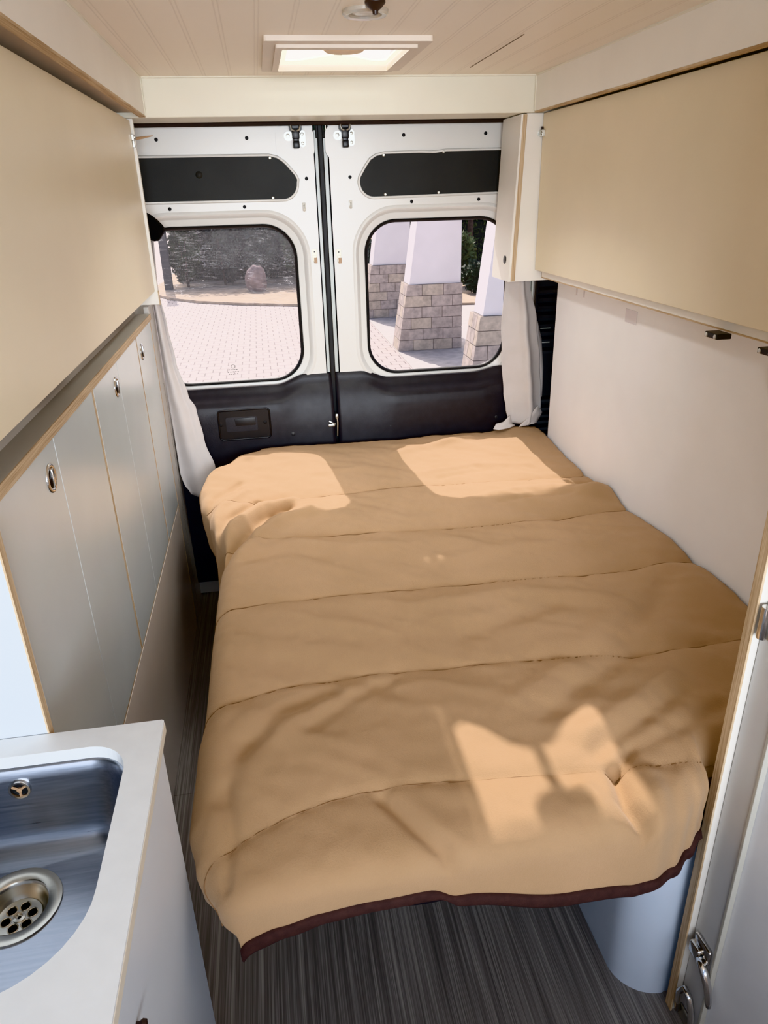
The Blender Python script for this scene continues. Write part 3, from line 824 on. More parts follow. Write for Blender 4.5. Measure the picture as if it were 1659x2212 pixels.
for i in range(10):
    for j in range(10): bm.faces.new((g[i][j],g[i+1][j],g[i+1][j+1],g[i][j+1]))
rim = [g[i][0] for i in range(11)] + [g[10][j] for j in range(1,11)] + [g[i][10] for i in range(9,-1,-1)] + [g[0][j] for j in range(9,0,-1)]
low = [bm.verts.new((v.co.x, v.co.y, CZ+.0065)) for v in rim]
for k in range(len(rim)): bm.faces.new((rim[k], rim[(k+1)%len(rim)], low[(k+1)%len(rim)], low[k]))
obj('dome', bm, M['dome'], cv, smooth=40)
bm = bm_new(); add_lathe(bm, [(.012,0),(.050,-.004),(.052,-.009),(.046,-.014),(.012,-.016)], (.248,2.070,CZ-.004), n=32); obj('knob', bm, M['orange_knob'], cv, smooth=40)
# ceiling lamp
cl = thing('ceiling_lamp', 'small round ceiling lamp in front of the roof vent', 'lamp', (.252,1.72,CZ))
bm = bm_new(); add_lathe(bm, [(.047,0),(.047,-.006),(.043,-.010),(.034,-.0085),(.032,-.004)], (.252,1.720,CZ), n=40, caps=False); obj('ring', bm, M['lamp_ring'], cl, smooth=40)
bm = bm_new(); add_lathe(bm, [(.033,-.004),(.02,-.0065),(.001,-.007)], (.252,1.720,CZ), n=32); obj('lens', bm, simple('lamp_lens', (.70,.66,.60), .2), cl, smooth='all')
bm = bm_new(); add_lathe(bm, [(.020,0),(.020,-.004),(.012,-.012),(.006,-.016),(.005,-.022),(.001,-.023)], (.260,1.640,CZ), n=20)
tag(obj('ceiling_fitting', bm, M['dark_knob'], smooth=40, origin=(.260,1.640,CZ)), 'small dark fitting on the ceiling in front of the round lamp', 'fitting')

# ------------------------------------------------------------------ bed
BT = .662
bed = thing('bed', 'low bed platform and mattress under the tan quilt', 'bed', (.45,1.8,0))
foot = lambda d: [(-.11+d,.935+d),(1.045,.935+d),(1.045,2.70-d),(.02,2.70-d),(-.06+d,2.62),(-.125+d,2.5)]
bm = bm_new(); add_prism(bm, foot(0), 2, .515, .622)
bmesh.ops.bevel(bm, geom=bm.edges[:], offset=.025, segments=3, affect='EDGES'); obj('mattress', bm, M['mattress'], bed, smooth=40)
bm = bm_new(); add_prism(bm, foot(0), 2, .495, .515); obj('platform', bm, M['plywood_board'], bed)
bm = bm_new(); add_box(bm, .66, 1.045, .95, 2.58, .4305, .4945, .002); obj('rail', bm, M['black_panel'], bed)
for x, y in ((-.08,2.45),(-.08,1.9)):
    bm = bm_new(); add_box(bm, x-.02, x+.02, y-.02, y+.02, 0, .495, .002); obj('leg', bm, M['plywood_board'], bed)
# curved white bench box under the right of the bed
bm = bm_new()
pts = [(1.05,.885)] + [(.72,.885)] + [(.715-.09*math.sin(a), .965-.082*math.cos(a)) for a in [.5*PI*k/14 for k in range(0,15)]] + [(.623,1.2),(.622,2.6),(1.05,2.6)]
add_prism(bm, [(x, y+.014) for x, y in pts], 2, .0, .43)
tag(obj('bench_box', bm, simple('bench_laminate_shaded', (.60,.68,.80), .35), smooth=30, origin=(.85,1.7,0)), 'white bench box with a curved front corner under the right side of the bed', 'bench')  # white laminate with cool shade put into its colour

def lerp_tab(tab, x):
    if x <= tab[0][0]: return tab[0][1]
    for (a, va), (b, vb) in zip(tab, tab[1:]):
        if x <= b:
            t = (x-a)/(b-a); t = t*t*(3-2*t)
            return va + (vb-va)*t
    return tab[-1][1]
XL = [(.74,-.140),(.80,-.160),(.87,-.192),(.93,-.205),(1.08,-.202),(1.24,-.193),(1.5,-.193),(1.75,-.188),(1.93,-.180),(2.05,-.215),(2.18,-.240),(2.30,-.275),(2.42,-.290),(2.52,-.275),(2.62,-.20),(2.72,-.10),(2.8,-.08)]
YF = [(-.2,.77),(.55,.772),(.61,.798),(.655,.828),(.688,.850),(.703,.902),(.72,.912),(1.1,.912)]
SEAMS = [2.238, 1.928, 1.588, 1.240, .918]
def seam_y(k, x):
    off = [-.005, -.03, -.05, -.045, -.036][k]
    w = .008*math.sin(x*5.+k*2.1) + .010*noise.noise((x*2.2, k*3.7, 1.3))
    q = max(0, .16-x)/.36
    w -= (.0, .02, .045, .07, .10)[k]*q*q
    return SEAMS[k] + off*(x-.1)/.9 + w
RIDGES = [ # polyline, width, height (negative: crease)
 ([(-.11,1.06),(-.05,1.14),(.06,1.19)], .022, -.010), ([(-.15,.96),(-.11,1.08)], .02, -.008),
 ([(-.05,1.07),(.03,1.145),(.12,1.195)], .025, .006),
 ([(.02,1.09),(.10,1.16),(.20,1.21)], .020, -.007),
 ([(.12,.90),(.165,.83),(.20,.79),(.215,.72)], .013, -.014), ([(.15,.90),(.20,.83),(.235,.78)], .02, .006),
 ([(.53,.885),(.515,.82),(.53,.77),(.515,.73)], .014, -.026), ([(.575,.87),(.57,.80),(.56,.73)], .022, .014),
 ([(.46,.85),(.47,.79),(.48,.74)], .02, .010),
 ([(-.14,.98),(-.13,.89),(-.14,.81)], .012, -.008),
 ([(-.19,1.84),(-.13,1.97),(-.07,2.10),(.02,2.17)], .024, -.026), ([(-.13,1.85),(-.07,1.98),(.0,2.07),(.08,2.10)], .028, .018),
 ([(-.23,1.95),(-.17,2.12),(-.08,2.23)], .018, -.016), ([(-.21,1.90),(-.155,2.05),(-.07,2.17),(.03,2.22)], .022, .014),
 ([(-.24,2.06),(-.20,2.2),(-.12,2.32)], .02, .012), ([(-.27,2.14),(-.22,2.30),(-.14,2.40)], .016, -.010),
 ([(.51,.93),(.65,1.0),(.76,1.06)], .018, -.008), ([(.50,.97),(.64,1.045),(.75,1.11)], .022, .008),
 ([(.46,1.04),(.60,1.13),(.77,1.23)], .028, -.010), ([(.42,1.09),(.56,1.18)], .03, .006),
 ([(.56,.92),(.70,.96),(.80,1.0)], .016, -.007), ([(.545,.895),(.58,.93)], .010, -.010),
 ([(.38,1.34),(.64,1.43)], .035, -.009), ([(.03,1.90),(.18,1.82),(.36,1.80)], .03, .006),
 ([(-.11,1.81),(.0,1.85),(.10,1.78)], .025, -.007), ([(.3,1.48),(.54,1.5),(.75,1.43)], .03, .006),
 ([(.72,1.25),(.85,1.36),(.95,1.47)], .03, -.010), ([(.66,1.27),(.78,1.38)], .035, .007),
 ([(.45,1.70),(.65,1.73),(.85,1.70)], .03, .005), ([(.5,2.35),(.7,2.39),(.9,2.36)], .02, .006), ([(.55,2.30),(.72,2.33)], .015, -.005),
 ([(.6,2.08),(.8,2.12),(.95,2.10)], .02, .006), ([(.68,2.04),(.85,2.07),(.93,2.04)], .014, -.006),
 ([(.1,2.42),(.3,2.44)], .03, .006), ([(.45,2.55),(.6,2.62),(.75,2.66)], .025, .010),
]
def seg_d(px, py, a, b):
    ax, ay = a; bx, by = b
    dx, dy = bx-ax, by-ay
    t = max(0, min(1, ((px-ax)*dx+(py-ay)*dy)/(dx*dx+dy*dy)))
    return math.hypot(px-ax-dx*t, py-ay-dy*t)
def top_z(x, y):
    z = BT + .004
    ks = [seam_y(k, x) for k in range(5)]
    bounds = [2.86] + ks + [.56]
    for a, b in zip(bounds, bounds[1:]):
        if b <= y <= a:
            u = (y-b)/(a-b)
            puff = (4*u*(1-u))**.5
            z += .0165*puff
            break
    for pts, w, h in RIDGES:
        if min(p[0] for p in pts)-4*w > x or max(p[0] for p in pts)+4*w < x or min(p[1] for p in pts)-4*w > y or max(p[1] for p in pts)+4*w < y: continue
        d = min(seg_d(x, y, a, b) for a, b in zip(pts, pts[1:]))
        z += h*math.exp(-(d/w)**2)
    q = x*.55 + y*.83; p = x*.83 - y*.55
    z += .008*noise.noise((p*3., q*7., .5)) + .0055*noise.noise((p*6., q*17., 2.5)) + .002*noise.noise((p*11., q*34., 6.5)) + .0018*noise.noise((x*38., y*30., 4.))
    z += .030*math.exp(-((x-1.0)/.06)**2-((y-2.03)/.05)**2)
    z -= .016*math.exp(-((x-1.0)/.05)**2-((y-2.13)/.03)**2)
    z += .03*math.exp(-((x-1.0)/.09)**2)*(.5+.5*math.sin(y*4.2+1.6))*.6          # gathers along the wall
    z += .012*max(0, min(1, (y-2.45)/.2))
    z -= .012*max(0, min(1, (.93-y)/.13))
    # soft sag of the corners
    if x < .05 and y < 1.1: z -= .045*max(0,min(1,(.05-x)/.25))**1.5*max(0,min(1,(1.1-y)/.28))
    return z
def fold(d, r, h=0):
    if d <= 0: return d, 0.
    if d < r*PI/2: return r*math.sin(d/r), -(r-r*math.cos(d/r))
    return r, -r-(d-r*PI/2)
def qpoint(s, t):
    """cloth point: s runs right to left, t runs from the back to the front"""
    # flat position
    x, y = s, t
    yc = max(.80, min(2.74, y))
    xl = lerp_tab(XL, yc)
    yf = lerp_tab(YF, max(-.2, min(1.1, x)))
    rL, rF, rB = .055, .05, .05
    dL = (xl+rL) - x
    dF = (yf+rF) - y
    dB = y - (2.765-rB)
    r = rF
    dy = dF
    sy = -1
    if dF < 0 and dB > 0: dy = dB; sy = 1; r = rB
    a, b = max(0, dL), max(0, dy)
    z0 = top_z(max(x, xl-.02), max(y, yf-.03))
    if a == 0 and b == 0: return Vector((x, y, z0))
    D = math.hypot(a, b)
    rr = (rL*a*a + r*b*b)/(a*a+b*b)
    ho, dz = fold(D, rr)
    bx = x if a == 0 else xl+rL
    by = y if b == 0 else (yf+rF if sy < 0 else 2.765-rB)
    px = bx - ho*a/D; py = by + sy*ho*b/D
    hang = max(0, -dz-rr)
    if sy < 0 and b > 0:
        # the hanging flap swings a little forward and back
        py += hang*(.07*math.sin(x*11.+.8) - .04)*(b/D)
    if a > 0: px += hang*.10*math.sin(y*9.)*(a/D)
    k = max(0, min(1, D/.13))
    if sy < 0: z0 = BT + .012 + (z0-BT-.012)*(1-.9*k*k)
    return Vector((px, py, z0+dz))
FL = [(-.4,.668),(-.2,.668),(-.118,.678),(-.06,.692),(.0,.704),(.1,.712),(.175,.716),(.225,.695),(.41,.664),(.565,.648),(.61,.660),(.655,.690),(.690,.728),(.703,.80),(.72,.85),(1.1,.86)]
NS, NT = 230, 330
def t_end(s): return lerp_tab(FL, s)
def s_end(t): return lerp_tab([(.6,-.150),(.69,-.162),(.78,-.22),(.9,-.31),(1.2,-.36),(2.3,-.42),(2.6,-.40),(2.9,-.30)], t)
bm = bm_new()
grid = []
SR = 1.052
for i in range(NS+1):
    u = i/NS
    col = []
    te = t_end(SR + (-.35-SR)*u)
    for _ in range(6): te = .5*te + .5*t_end(SR + (s_end(te)-SR)*u)
    for j in range(NT+1):
        w = j/NT
        t = 2.90 + (te-2.90)*w
        s = SR + (s_end(t)-SR)*u
        col.append(qpoint(s, t))
    grid.append(col)
vg = [[bm.verts.new(p) for p in c] for c in grid]
for i in range(NS):
    for j in range(NT):
        bm.faces.new((vg[i][j], vg[i][j+1], vg[i+1][j+1], vg[i+1][j]))
qroot = thing('quilt', 'tan fleece quilt with brown bound edge spread over the bed', 'quilt', (.45,1.8,.64))
qo = obj('cover', bm, M['fleece'], qroot, smooth='all')
if qo.data.polygons[len(qo.data.polygons)//2].normal.z < 0: qo.data.flip_normals()
md = qo.modifiers.new('thickness', 'SOLIDIFY'); md.thickness = .010; md.offset = -1
# stitched seams
for k in range(5):
    pts = []
    for i in range(150):
        s = SR - .003 - (SR+.26)*i/149
        y = seam_y(k, s)
        p = qpoint(s, y)
        pts.append(p + Vector((0, -.0004, .0018)))
    bm = bm_new(); add_tube(bm, pts, .0016, 5); obj('seam', bm, M['seam'], qroot, smooth='all')
# brown binding along the front edge
bm = bm_new()
rows = []
for i in range(NS+1):
    e = grid[i][NT]; d = (grid[i][NT]-grid[i][NT-3])
    d = d.normalized() if d.length > 1e-6 else Vector((0,0,-1))
    # tangent along the edge
    t = (grid[min(NS,i+1)][NT]-grid[max(0,i-1)][NT]).normalized()
    nrm = t.cross(d).normalized()
    if nrm.y > 0: nrm = -nrm
    prof = [(-.004,.0035),(.004,.006),(.014,.007),(.021,.003),(.022,-.004),(.016,-.012),(.004,-.014),(-.004,-.013)]
    rows.append([bm.verts.new(e + d*a + nrm*b) for a, b in prof])
for a, b in zip(rows, rows[1:]):
    n = len(a)
    for k in range(n): bm.faces.new((a[k], b[k], b[(k+1)%n], a[(k+1)%n]))
bm.faces.new(rows[0]); bm.faces.new(rows[-1])
obj('binding', bm, M['brown_bind'], qroot, smooth='all')
# dark underlay peeping out under the hem
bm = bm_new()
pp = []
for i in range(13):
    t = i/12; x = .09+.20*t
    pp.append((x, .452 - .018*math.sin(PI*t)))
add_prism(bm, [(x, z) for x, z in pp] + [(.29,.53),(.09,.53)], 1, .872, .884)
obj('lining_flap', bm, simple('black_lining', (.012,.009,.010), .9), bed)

# ------------------------------------------------------------------ curtains
def curtain(name, zt, label, cols, extra=None, loc=(0,0,0)):
    """cols: list of (z, x_left, x_right); folds run down the cloth"""
    root = thing(name, label, 'curtain', loc, 'pale curtains beside the rear windows')
    bm = bm_new()
    n, m = 60, 36
    rows = []
    zs = [c[0] for c in cols][::-1]
    for j in range(n+1):
        z = cols[0][0] + (cols[-1][0]-cols[0][0])*j/n
        xl = lerp_tab([(c[0], c[1]) for c in cols[::-1]], z); xr = lerp_tab([(c[0], c[2]) for c in cols[::-1]], z)
        row = []
        for i in range(m+1):
            u = i/m
            yy = loc[1] + zt(u, z)
            row.append(bm.verts.new((xl+(xr-xl)*u, yy, z + extra(u, z, j/n) if extra else z)))
        rows.append(row)
    for a, b in zip(rows, rows[1:]):
        for k in range(m): bm.faces.new((a[k], a[k+1], b[k+1], b[k]))
    o = obj('cloth', bm, M['curtain'], root, smooth='all')
    md = o.modifiers.new('thickness', 'SOLIDIFY'); md.thickness = .003
    return root
def zr(u, z): return -.018*math.exp(-((u-.62+.12*(z-1))/.10)**2) + .012*math.sin(u*5.5+z*1.5) + .006*noise.noise((u*3, z*4, 0))
cr = curtain('curtain', zr, 'pale curtain hanging right of the right rear window onto the quilt',
  [(1.40,.92,.975),(1.27,.908,1.005),(1.116,.899,1.040),(.97,.908,1.062),(.84,.920,1.074),(.775,.932,1.078),(.72,.945,1.062),(.71,.955,1.046)], None, (.98,2.735,.66))
bm = bm_new()   # turned-up corner of the hem and the tail lying on the bed
def sheet(pts, tri):
    vs = [bm.verts.new(p) for p in pts]
    for t in tri: bm.faces.new([vs[i] for i in t])
sheet([(.868,2.70,.706),(.884,2.715,.722),(.915,2.722,.724),(.946,2.728,.752),(.955,2.726,.715),(.968,2.722,.706),(.93,2.700,.704),(.888,2.692,.702),(.892,2.70,.708)], [(0,1,8),(0,8,7),(1,2,8),(2,3,4,8),(8,4,5,6),(8,6,7)])
sheet([(1.082,2.728,.755),(1.055,2.712,.790),(1.018,2.705,.745),(.985,2.702,.718),(.975,2.700,.708),(1.01,2.704,.710),(1.042,2.71,.712),(1.056,2.716,.716)], [(0,1,2,7),(2,3,7),(3,5,6,7),(3,4,5)])
bmesh.ops.subdivide_edges(bm, edges=bm.edges[:], cuts=2, use_grid_fill=True, smooth=.6)
o = obj('turned_hem', bm, M['curtain'], cr, smooth='all')
md = o.modifiers.new('thickness', 'SOLIDIFY'); md.thickness = .003
bm = bm_new()
sheet([(1.045,2.748,1.12),(1.068,2.752,1.05),(1.083,2.752,.93),(1.085,2.750,.815),(1.068,2.742,.808),(1.050,2.738,.86),(1.030,2.734,.98)], [(0,1,6),(1,2,5,6),(2,3,4,5)])
bmesh.ops.subdivide_edges(bm, edges=bm.edges[:], cuts=2, use_grid_fill=True, smooth=.4)
o = obj('rear_fold', bm, M['curtain'], cr, smooth='all'); md = o.modifiers.new('thickness', 'SOLIDIFY'); md.thickness = .003
def zl(u, z): return .014*math.sin(u*7.+z*2.) - .012*math.exp(-((u-.85)/.15)**2)
curtain('curtain', zl, 'pale curtain hanging left of the left rear window behind the side panel',
  [(1.50,-.386,-.352),(1.30,-.386,-.362),(1.185,-.386,-.350),(1.05,-.386,-.338),(.92,-.386,-.312),(.87,-.386,-.290),(.75,-.385,-.276),(.62,-.385,-.248),(.585,-.378,-.245),(.54,-.355,-.270)],
  lambda u, z, t: (-.02*math.sin(PI*u)+ .035*(u-.5))*max(0,(t-.85)/.15), (-.33,2.715,.54))

# ------------------------------------------------------------------ tall closet at the right front
tc_ = thing('closet', 'white closet panel with raw plywood edge at the right front', 'closet', (.80,.7,0))
bm = bm_new(); add_box(bm, .7165, 1.055, .862, .878, .0, 1.822, .0005); pb = obj('partition_board', bm, M['white_lam'], tc_)
bm = bm_new(); add_box(bm, .7125, .7165, .8585, .8790, .0, 1.822, .0008); obj('edge_band', bm, M['ply_y'], pb)
bm = bm_new(); add_box(bm, .731, .745, .795, .8600, .0, 1.82, .001); obj('frame_post', bm, simple('closet_grey', (.60,.595,.585), .4), tc_)
bm = bm_new(); add_hexa(bm, [(.739,.793,.004),(.753,.795,.004),(.845,.20,.004),(.831,.198,.004),(.739,.793,1.82),(.753,.795,1.82),(.845,.20,1.82),(.831,.198,1.82)])
obj('door', bm, simple('closet_door', (.70,.70,.71), .4), tc_)
bm = bm_new(); add_box(bm, .728, .739, .790, .7965, .0, 1.82, .001); obj('door_seal', bm, simple('beige_seal', (.50,.48,.42), .5), tc_)
bm = bm_new(); add_box(bm, .707, .7125, .8585, .872, 1.215, 1.27, .001); obj('peg', bm, M['ply_y'], tc_)
# folding bracket near the floor
fb = thing('folding_bracket', 'chrome swivel catch with lever low on the closet post', 'catch', (.725,.82,.23))
bm = bm_new(); add_box(bm, .7215, .7305, .800, .848, .225, .262, .004, 3); add_box(bm, .712, .726, .818, .848, .215, .243, .004, 3); obj('body', bm, M['chrome'], fb, smooth=40)
bm = bm_new(); add_tube(bm, [(.718,.818,.228),(.716,.800,.220),(.717,.788,.205),(.720,.781,.185),(.722,.776,.160),(.723,.774,.146)], [.008,.0085,.008,.0075,.007,.005], 12); obj('lever', bm, M['chrome'], fb, smooth='all')
gh = thing('grab_loop', 'polished metal loop handle on the closet post near the floor', 'handle', (.72,.82,.08))
bm = bm_new(); add_tube(bm, [(.721,.850,.02),(.715,.846,.06),(.708,.838,.10),(.707,.824,.128),(.710,.810,.118),(.716,.804,.08),(.721,.802,.03),(.721,.802,.01)], .0065, 12); obj('bar', bm, M['chrome'], gh, smooth='all')
bm = bm_new(); add_box(bm, .7255, .7305, .7975, .856, .0, .035, .003); obj('foot_plate', bm, M['zinc'], gh)
bm = bm_new(); add_box(bm, .722, .731, .822, .858, .945, 1.000, .004, 3); hn = obj('hinge', bm, M['zinc'], tc_, smooth=40)
bm = bm_new(); add_lathe(bm, [(.008,-.028),(.0085,-.02),(.0085,.02),(.008,.028)], (.721,.846,.973), n=14); obj('barrel', bm, M['chrome'], hn, smooth=40)

# ------------------------------------------------------------------ outside
GZ = -.65
bm = bm_new(); add_box(bm, -40, 1.93, 2.95, 70, GZ-.1, GZ); add_box(bm, 1.93, 40, 24, 70, GZ-.1, GZ)
add_box(bm, -40, 40, -12, 2.95, GZ-.1, GZ)
tag(obj('ground', bm, M['pavers']), 'sunlit block paving of the driveway behind the van', 'paving', kind='structure')
bm = bm_new(); add_box(bm, 1.93, 12, 2.95, 24, GZ-.1, GZ+.012)
tag(obj('pavement', bm, M['concrete']), 'concrete apron around the foot of the stone pillars', 'paving', kind='structure')
# planting bed
bm = bm_new()
edge = [(-2.75,22.5),(-2.85,20.5),(-2.65,19.2),(-2.2,18.3),(-1.5,17.5),(-.5,16.8),(.7,16.2),(1.92,15.7),(3.2,15.3),(5,15),(9,14.9),(14,15),(14,40),(-2.6,40)]
add_prism(bm, edge, 2, GZ, GZ+.06)
tag(obj('soil_bed', bm, M['soil']), 'bare soil planting bed beyond the driveway', 'soil', kind='structure')

def pillar(y, depth, xr, xb, slope_b, slope_s, ztop, label):
    root = thing('stone_pillar', label, 'pillar', ((xb+xr)/2, y+depth/2, GZ), 'tapered pillars behind the van')
    z0, z1 = GZ+.012, .325
    xl = lambda z: xb + slope_b*(z-GZ)
    bm = bm_new()
    i_ = .008
    add_hexa(bm, [(xl(z0)+i_,y+i_,z0),(xr-i_,y+i_,z0),(xr-i_,y+depth-i_,z0),(xl(z0)+i_,y+depth-i_,z0),(xl(z1)+i_,y+i_,z1-.003),(xr-i_,y+i_,z1-.003),(xr-i_,y+depth-i_,z1-.003),(xl(z1)+i_,y+depth-i_,z1-.003)])
    obj('core', bm, M['mortar'], root)
    nC = 6; h = (z1-z0)/nC; g = .009
    bmA, bmB = bm_new(), bm_new()
    for c in range(nC):
        a, b = z0+c*h+g*.5, z0+(c+1)*h-g*.5
        # front face, from the straight right edge to the sloped left edge
        x = xr
        w = .31
        first = True
        while x > xl(a)+.03:
            ww = w*(.5 if first and c % 2 == 0 else 1.) * random.uniform(.94,1.06); first = False
            x1 = x; x0 = x-ww
            last_ = x0 < xl(a)+.14
            lo0 = xl(a) if last_ else x0+g; lo1 = xl(b) if last_ else x0+g
            t = random.choice((bmA, bmA, bmB))
            pr = random.uniform(0,.004)
            add_hexa(t, [(lo0,y-pr,a),(x1,y-pr,a),(x1,y+.1,a),(lo0,y+.1,a),(lo1,y-pr,b),(x1,y-pr,b),(x1,y+.1,b),(lo1,y+.1,b)])
            x = x0
            if last_: break
        yy = y+.1+g
        k = 0
        while yy < y+depth-.02:
            ww = (.16 if (c+k) % 2 else .30); y1 = min(y+depth, yy+ww)
            add_hexa(bmA if (c+k)%3 else bmB, [(xl(a),yy,a),(xl(a)+.1,yy,a),(xl(a)+.1,y1,a),(xl(a),y1,a),(xl(b),yy,b),(xl(b)+.1,yy,b),(xl(b)+.1,y1,b),(xl(b),y1,b)])
            yy = y1+g; k += 1
    obj('stone_base', bmA, M['stone'], root); obj('stone_blocks', bmB, M['stone2'], root)
    x0, x1 = xl(z1)+.035, xl(z1)+.035+slope_s*(ztop-z1)
    bm = bm_new()
    add_hexa(bm, [(x0,y+.03,z1),(xr-.02,y+.03,z1),(xr-.02,y+depth-.03,z1),(x0,y+depth-.03,z1),(x1,y+.03,ztop),(xr-.02,y+.03,ztop),(xr-.02,y+depth-.03,ztop),(x1,y+depth-.03,ztop)])
    obj('shaft', bm, M['plaster'], root)
    return root
pillar(10.83, .50, 2.925, 1.935, .160, .14, 4.2, 'middle white plaster pillar with stone base, whole in the right window')
pillar(14.06, .50, 2.80, 1.90, .130, .14, 4.2, 'farthest white plaster pillar, half hidden behind the middle one')
pillar(7.75, .42, 3.35, 2.155, .150, .13, 4.2, 'nearest white plaster pillar, cut by the right edge of the right window')

# plants and trees beyond the driveway
def leaves(bm, c, rad, n, size, rnd, shell=.55):
    for _ in range(n):
        while True:
            p = Vector((rnd.uniform(-1,1), rnd.uniform(-1,1), rnd.uniform(-1,1)))
            if p.length <= 1: break
        if p.length < shell and rnd.random() < .6: p = p.normalized()*rnd.uniform(shell,1)
        q = Vector((c[0]+p.x*rad[0], c[1]+p.y*rad[1], max(GZ+.08, c[2]+p.z*rad[2])))
        a = Vector((rnd.gauss(0,1), rnd.gauss(0,1), rnd.gauss(0,1))).normalized()
        b = a.orthogonal().normalized()
        s = size*rnd.uniform(.6,1.3)
        v = [bm.verts.new(q + d) for d in (-a*s, b*s*.42, a*s, -b*s*.42)]
        bm.faces.new(v)
def shrub(x, y, w, h, n, mat, label, seed, group='shrubs beyond the driveway'):
    rnd = random.Random(seed)
    root = thing('shrub', label, 'shrub', (x, y, GZ+.05), group)
    bm = bm_new()
    for k in range(5):
        cx, cy = x+rnd.uniform(-.4,.4)*w, y+rnd.uniform(-.3,.3)*w
        leaves(bm, (cx, cy, GZ+.06+h*rnd.uniform(.4,.62)), (w*.42, w*.38, h*.42), n//5, .085, rnd)
    obj('foliage', bm, M[mat], root, recalc=False)
    bm = bm_new()
    for k in range(4):
        a = rnd.uniform(0, 2*PI)
        add_tube(bm, [(x,y,GZ+.03),(x+.1*w*math.cos(a),y+.1*w*math.sin(a),GZ+.3*h),(x+.3*w*math.cos(a),y+.3*w*math.sin(a),GZ+.75*h)], [.03,.025,.01], 6)
    obj('stem', bm, M['bark'], root, smooth='all')
def tree(x, y, h, r, cz, n, mat, label, seed, tr=.12):
    rnd = random.Random(seed)
    root = thing('tree', label, 'tree', (x, y, GZ+.05), 'trees beyond the driveway')
    bm = bm_new()
    for k in range(7):
        a = rnd.uniform(0, 2*PI); d = rnd.uniform(.1,.55)*r
        leaves(bm, (x+d*math.cos(a), y+d*math.sin(a), cz+rnd.uniform(-.35,.35)*r), (r*.6, r*.6, r*.5), n//7, .17, rnd, .3)
    obj('crown', bm, M[mat], root, recalc=False)
    bm = bm_new()
    add_tube(bm, [(x,y,GZ+.03),(x+rnd.uniform(-.1,.1),y,GZ+.4*(cz-GZ)),(x+rnd.uniform(-.2,.2),y,cz)], [tr,tr*.85,tr*.5], 10)
    for k in range(4):
        a = rnd.uniform(0, 2*PI); add_tube(bm, [(x,y,GZ+.55*(cz-GZ)),(x+.4*r*math.cos(a),y+.4*r*math.sin(a),cz+.1*r)], [tr*.5,tr*.2], 6)
    obj('trunk', bm, M['bark'], root, smooth='all')
TL = ['dark tree nearest the slim gate post, in the front row of trees', 'tree behind the boulder in the front row of trees', 'tree behind the farthest pillar in the front row', 'tree glimpsed between the middle and nearest pillars', 'tree farthest right beyond the nearest pillar',
      'tall tree in the back row, left of the boulder', 'tall tree in the back row, between the boulder and the pillars', 'tall tree in the back row, behind the middle pillar']
for i, (x, y, h, r, cz, n, mt) in enumerate([(-1.9,23.9,6,1.12,3.2,2600,'leaf_dark'),(.75,23.9,6,1.12,3.1,2600,'leaf_dark'),(3.75,23.2,6,.9,3.1,2200,'leaf_mid'),(6.0,21.6,6,1.12,2.6,2400,'leaf_mid'),(8.6,22.0,6,1.1,3.1,1600,'leaf_dark'),
        (-.55,26.8,6,1.25,3.7,2400,'leaf_dark'),(2.2,26.8,6,1.25,3.7,2200,'leaf_dark'),(5.0,27.2,6,1.25,3.7,2000,'leaf_dark')]):
    tree(x, y, h, r, cz, n, mt, TL[i], 30+i, .10)
SL = ['dark shrub beside the slim post at the left end of the soil bed', 'dark green shrub second from the left end of the front shrub row', 'blue-green shrub just left of the boulder', 'dark shrub right behind the boulder', 'mid-green shrub just right of the boulder',
      'dark shrub behind the farthest pillar', 'light green shrub between the middle and nearest pillars', 'low dark shrub at the foot of the light green shrub', 'dark shrub farthest right behind the nearest pillar',
      'rough shrub far back between the pillars']
for i, (x, y, w, h, n, mt) in enumerate([(-1.95,20.4,.60,1.6,2000,'leaf_dark'),(-.98,20.4,.60,1.7,2000,'leaf_blue'),(-.0,20.4,.60,1.6,2000,'leaf_blue'),(1.0,20.4,.60,1.75,2000,'leaf_dark'),(2.0,20.4,.60,1.6,2000,'leaf_mid'),
        (3.2,19.6,.70,1.6,1300,'leaf_dark'),(4.75,17.9,.60,1.35,1700,'leaf_mid'),(4.9,16.5,.55,.7,1100,'leaf_dark'),(6.4,18.0,.7,1.4,1200,'leaf_dark'),
        (5.0,21.2,.9,2.0,1800,'leaf_dark')]):
    shrub(x, y, w, h, n, mt, SL[i], 60+i)
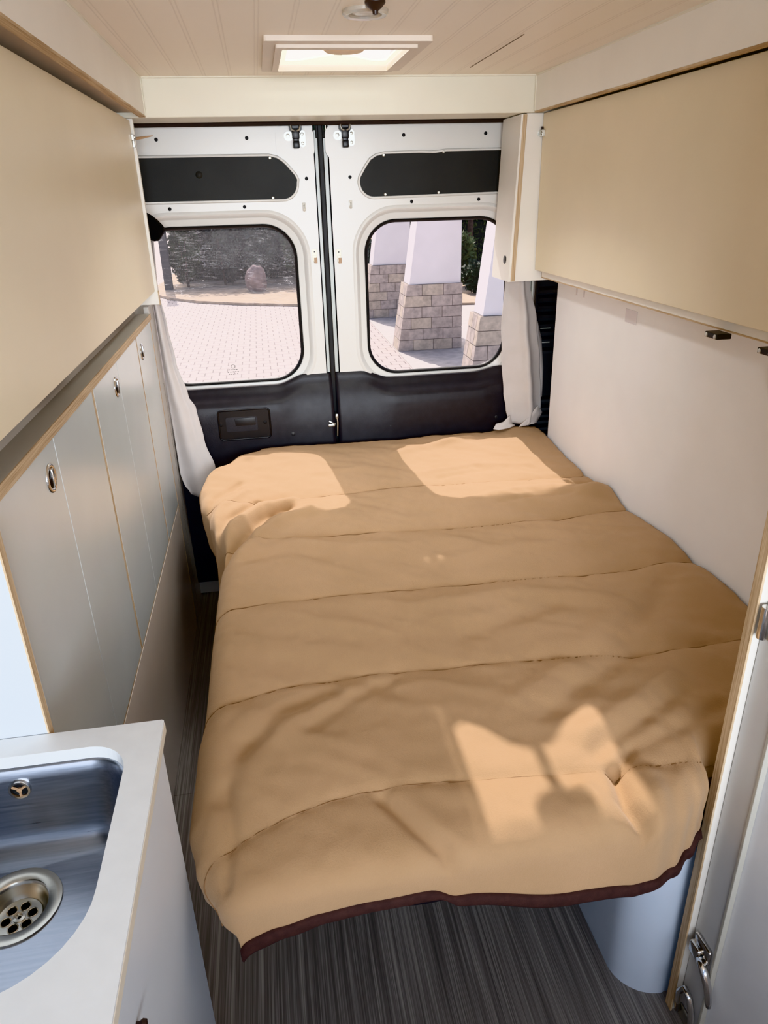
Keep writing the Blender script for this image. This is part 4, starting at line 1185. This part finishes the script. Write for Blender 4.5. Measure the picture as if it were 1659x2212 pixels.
def hedge(xa, xb, yh, hh, nl, mat, label, seed):
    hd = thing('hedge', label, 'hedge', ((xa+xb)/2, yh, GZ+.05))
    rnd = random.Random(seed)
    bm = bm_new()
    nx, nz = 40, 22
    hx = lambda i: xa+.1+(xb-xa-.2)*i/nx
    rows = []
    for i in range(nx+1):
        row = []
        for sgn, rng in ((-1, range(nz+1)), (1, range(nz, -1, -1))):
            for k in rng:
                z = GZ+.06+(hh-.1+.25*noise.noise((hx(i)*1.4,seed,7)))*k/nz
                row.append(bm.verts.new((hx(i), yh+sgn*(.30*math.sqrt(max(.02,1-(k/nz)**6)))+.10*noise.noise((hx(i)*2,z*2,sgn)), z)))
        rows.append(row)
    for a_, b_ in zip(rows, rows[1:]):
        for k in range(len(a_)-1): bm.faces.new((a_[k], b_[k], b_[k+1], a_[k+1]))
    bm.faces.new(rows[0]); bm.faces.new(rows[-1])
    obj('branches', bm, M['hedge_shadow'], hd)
    bm = bm_new()
    for _ in range(nl):
        x = rnd.uniform(xa, xb); z = GZ+.08+rnd.random()*hh
        y = yh-.28 + rnd.gauss(0,.07)
        q = Vector((x,y,z)); a = Vector((rnd.gauss(0,1), rnd.gauss(0,.7), rnd.gauss(0,1))).normalized(); b = a.orthogonal().normalized(); sz = .075*rnd.uniform(.6,1.3)
        bm.faces.new([bm.verts.new(q+d) for d in (-a*sz, b*sz*.45, a*sz, -b*sz*.45)])
    obj('foliage', bm, M[mat], hd, recalc=False)
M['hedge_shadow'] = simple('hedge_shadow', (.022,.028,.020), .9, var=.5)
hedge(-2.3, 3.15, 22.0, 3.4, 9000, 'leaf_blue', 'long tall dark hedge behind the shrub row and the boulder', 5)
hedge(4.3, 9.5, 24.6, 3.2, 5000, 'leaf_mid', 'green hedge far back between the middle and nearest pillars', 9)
bm = bm_new(); bmesh.ops.create_icosphere(bm, subdivisions=4, radius=1.)
for v in bm.verts:
    k = 1 + .16*noise.noise(v.co*1.5) + .06*noise.noise(v.co*4)
    v.co = Vector((-.15+v.co.x*.27*k, 18.9+v.co.y*.26*k, GZ+.30+v.co.z*.36*k))
tag(obj('boulder', bm, M['boulder'], smooth='all', origin=(-.15,18.9,GZ)), 'rounded pinkish boulder standing in the soil bed', 'boulder')
bm = bm_new(); add_box(bm, -2.50, -2.30, 19.9, 20.1, GZ+.05, 1.9, .01); add_box(bm, -2.53, -2.27, 19.87, 20.13, 1.9, 1.98, .01)
tag(obj('gate_post', bm, M['post'], origin=(-2.4,20,GZ+.05)), 'dark slim post at the left end of the soil bed', 'post')

# ------------------------------------------------------------------ light
w = bpy.data.worlds.new('world'); S.world = w; w.use_nodes = True
nt = w.node_tree
bg = nt.nodes['Background']
sky = nt.nodes.new('ShaderNodeTexSky')
sky.sky_type = 'NISHITA'; sky.sun_disc = False
sky.sun_elevation = math.radians(45); sky.sun_rotation = math.radians(-8)
sky.air_density = .7; sky.dust_density = 4.
L(nt, sky.outputs[0], bg.inputs['Color']); bg.inputs['Strength'].default_value = .26

sd = bpy.data.lights.new('sun', 'SUN'); sd.energy = 6.0; sd.angle = math.radians(.6); sd.color = (1., .935, .90)
so = bpy.data.objects.new('sun', sd); COL.objects.link(so)
so.rotation_euler = Vector((.13, -1.0, -.99)).to_track_quat('-Z', 'Y').to_euler()

def area(name, loc, target, sx, sy, power, col):
    a = bpy.data.lights.new(name, 'AREA'); a.shape = 'RECTANGLE'; a.size = sx; a.size_y = sy; a.energy = power; a.color = col
    o = bpy.data.objects.new(name, a); COL.objects.link(o); o.location = loc
    o.rotation_euler = (Vector(target)-Vector(loc)).to_track_quat('-Z', 'Y').to_euler()
    return o
area('front_fill', (.25,-3.6,1.7), (.25,2.2,1.0), 3.2, 2.0, 430., (.90,.965,1.05))  # added fill lamp beyond the open front, brightens the cabin
area('side_door_daylight', (-.2,-.85,1.85), (-.35,.5,.7), .7, .5, 5., (.66,.84,1.05))
area('roof_vent_daylight', (.25,2.2,2.25), (.25,2.15,0.), .6, .6, 60., (.95,.98,1.))

S.view_settings.view_transform = 'Khronos PBR Neutral'
S.view_settings.look = 'None'
S.view_settings.exposure = 0.
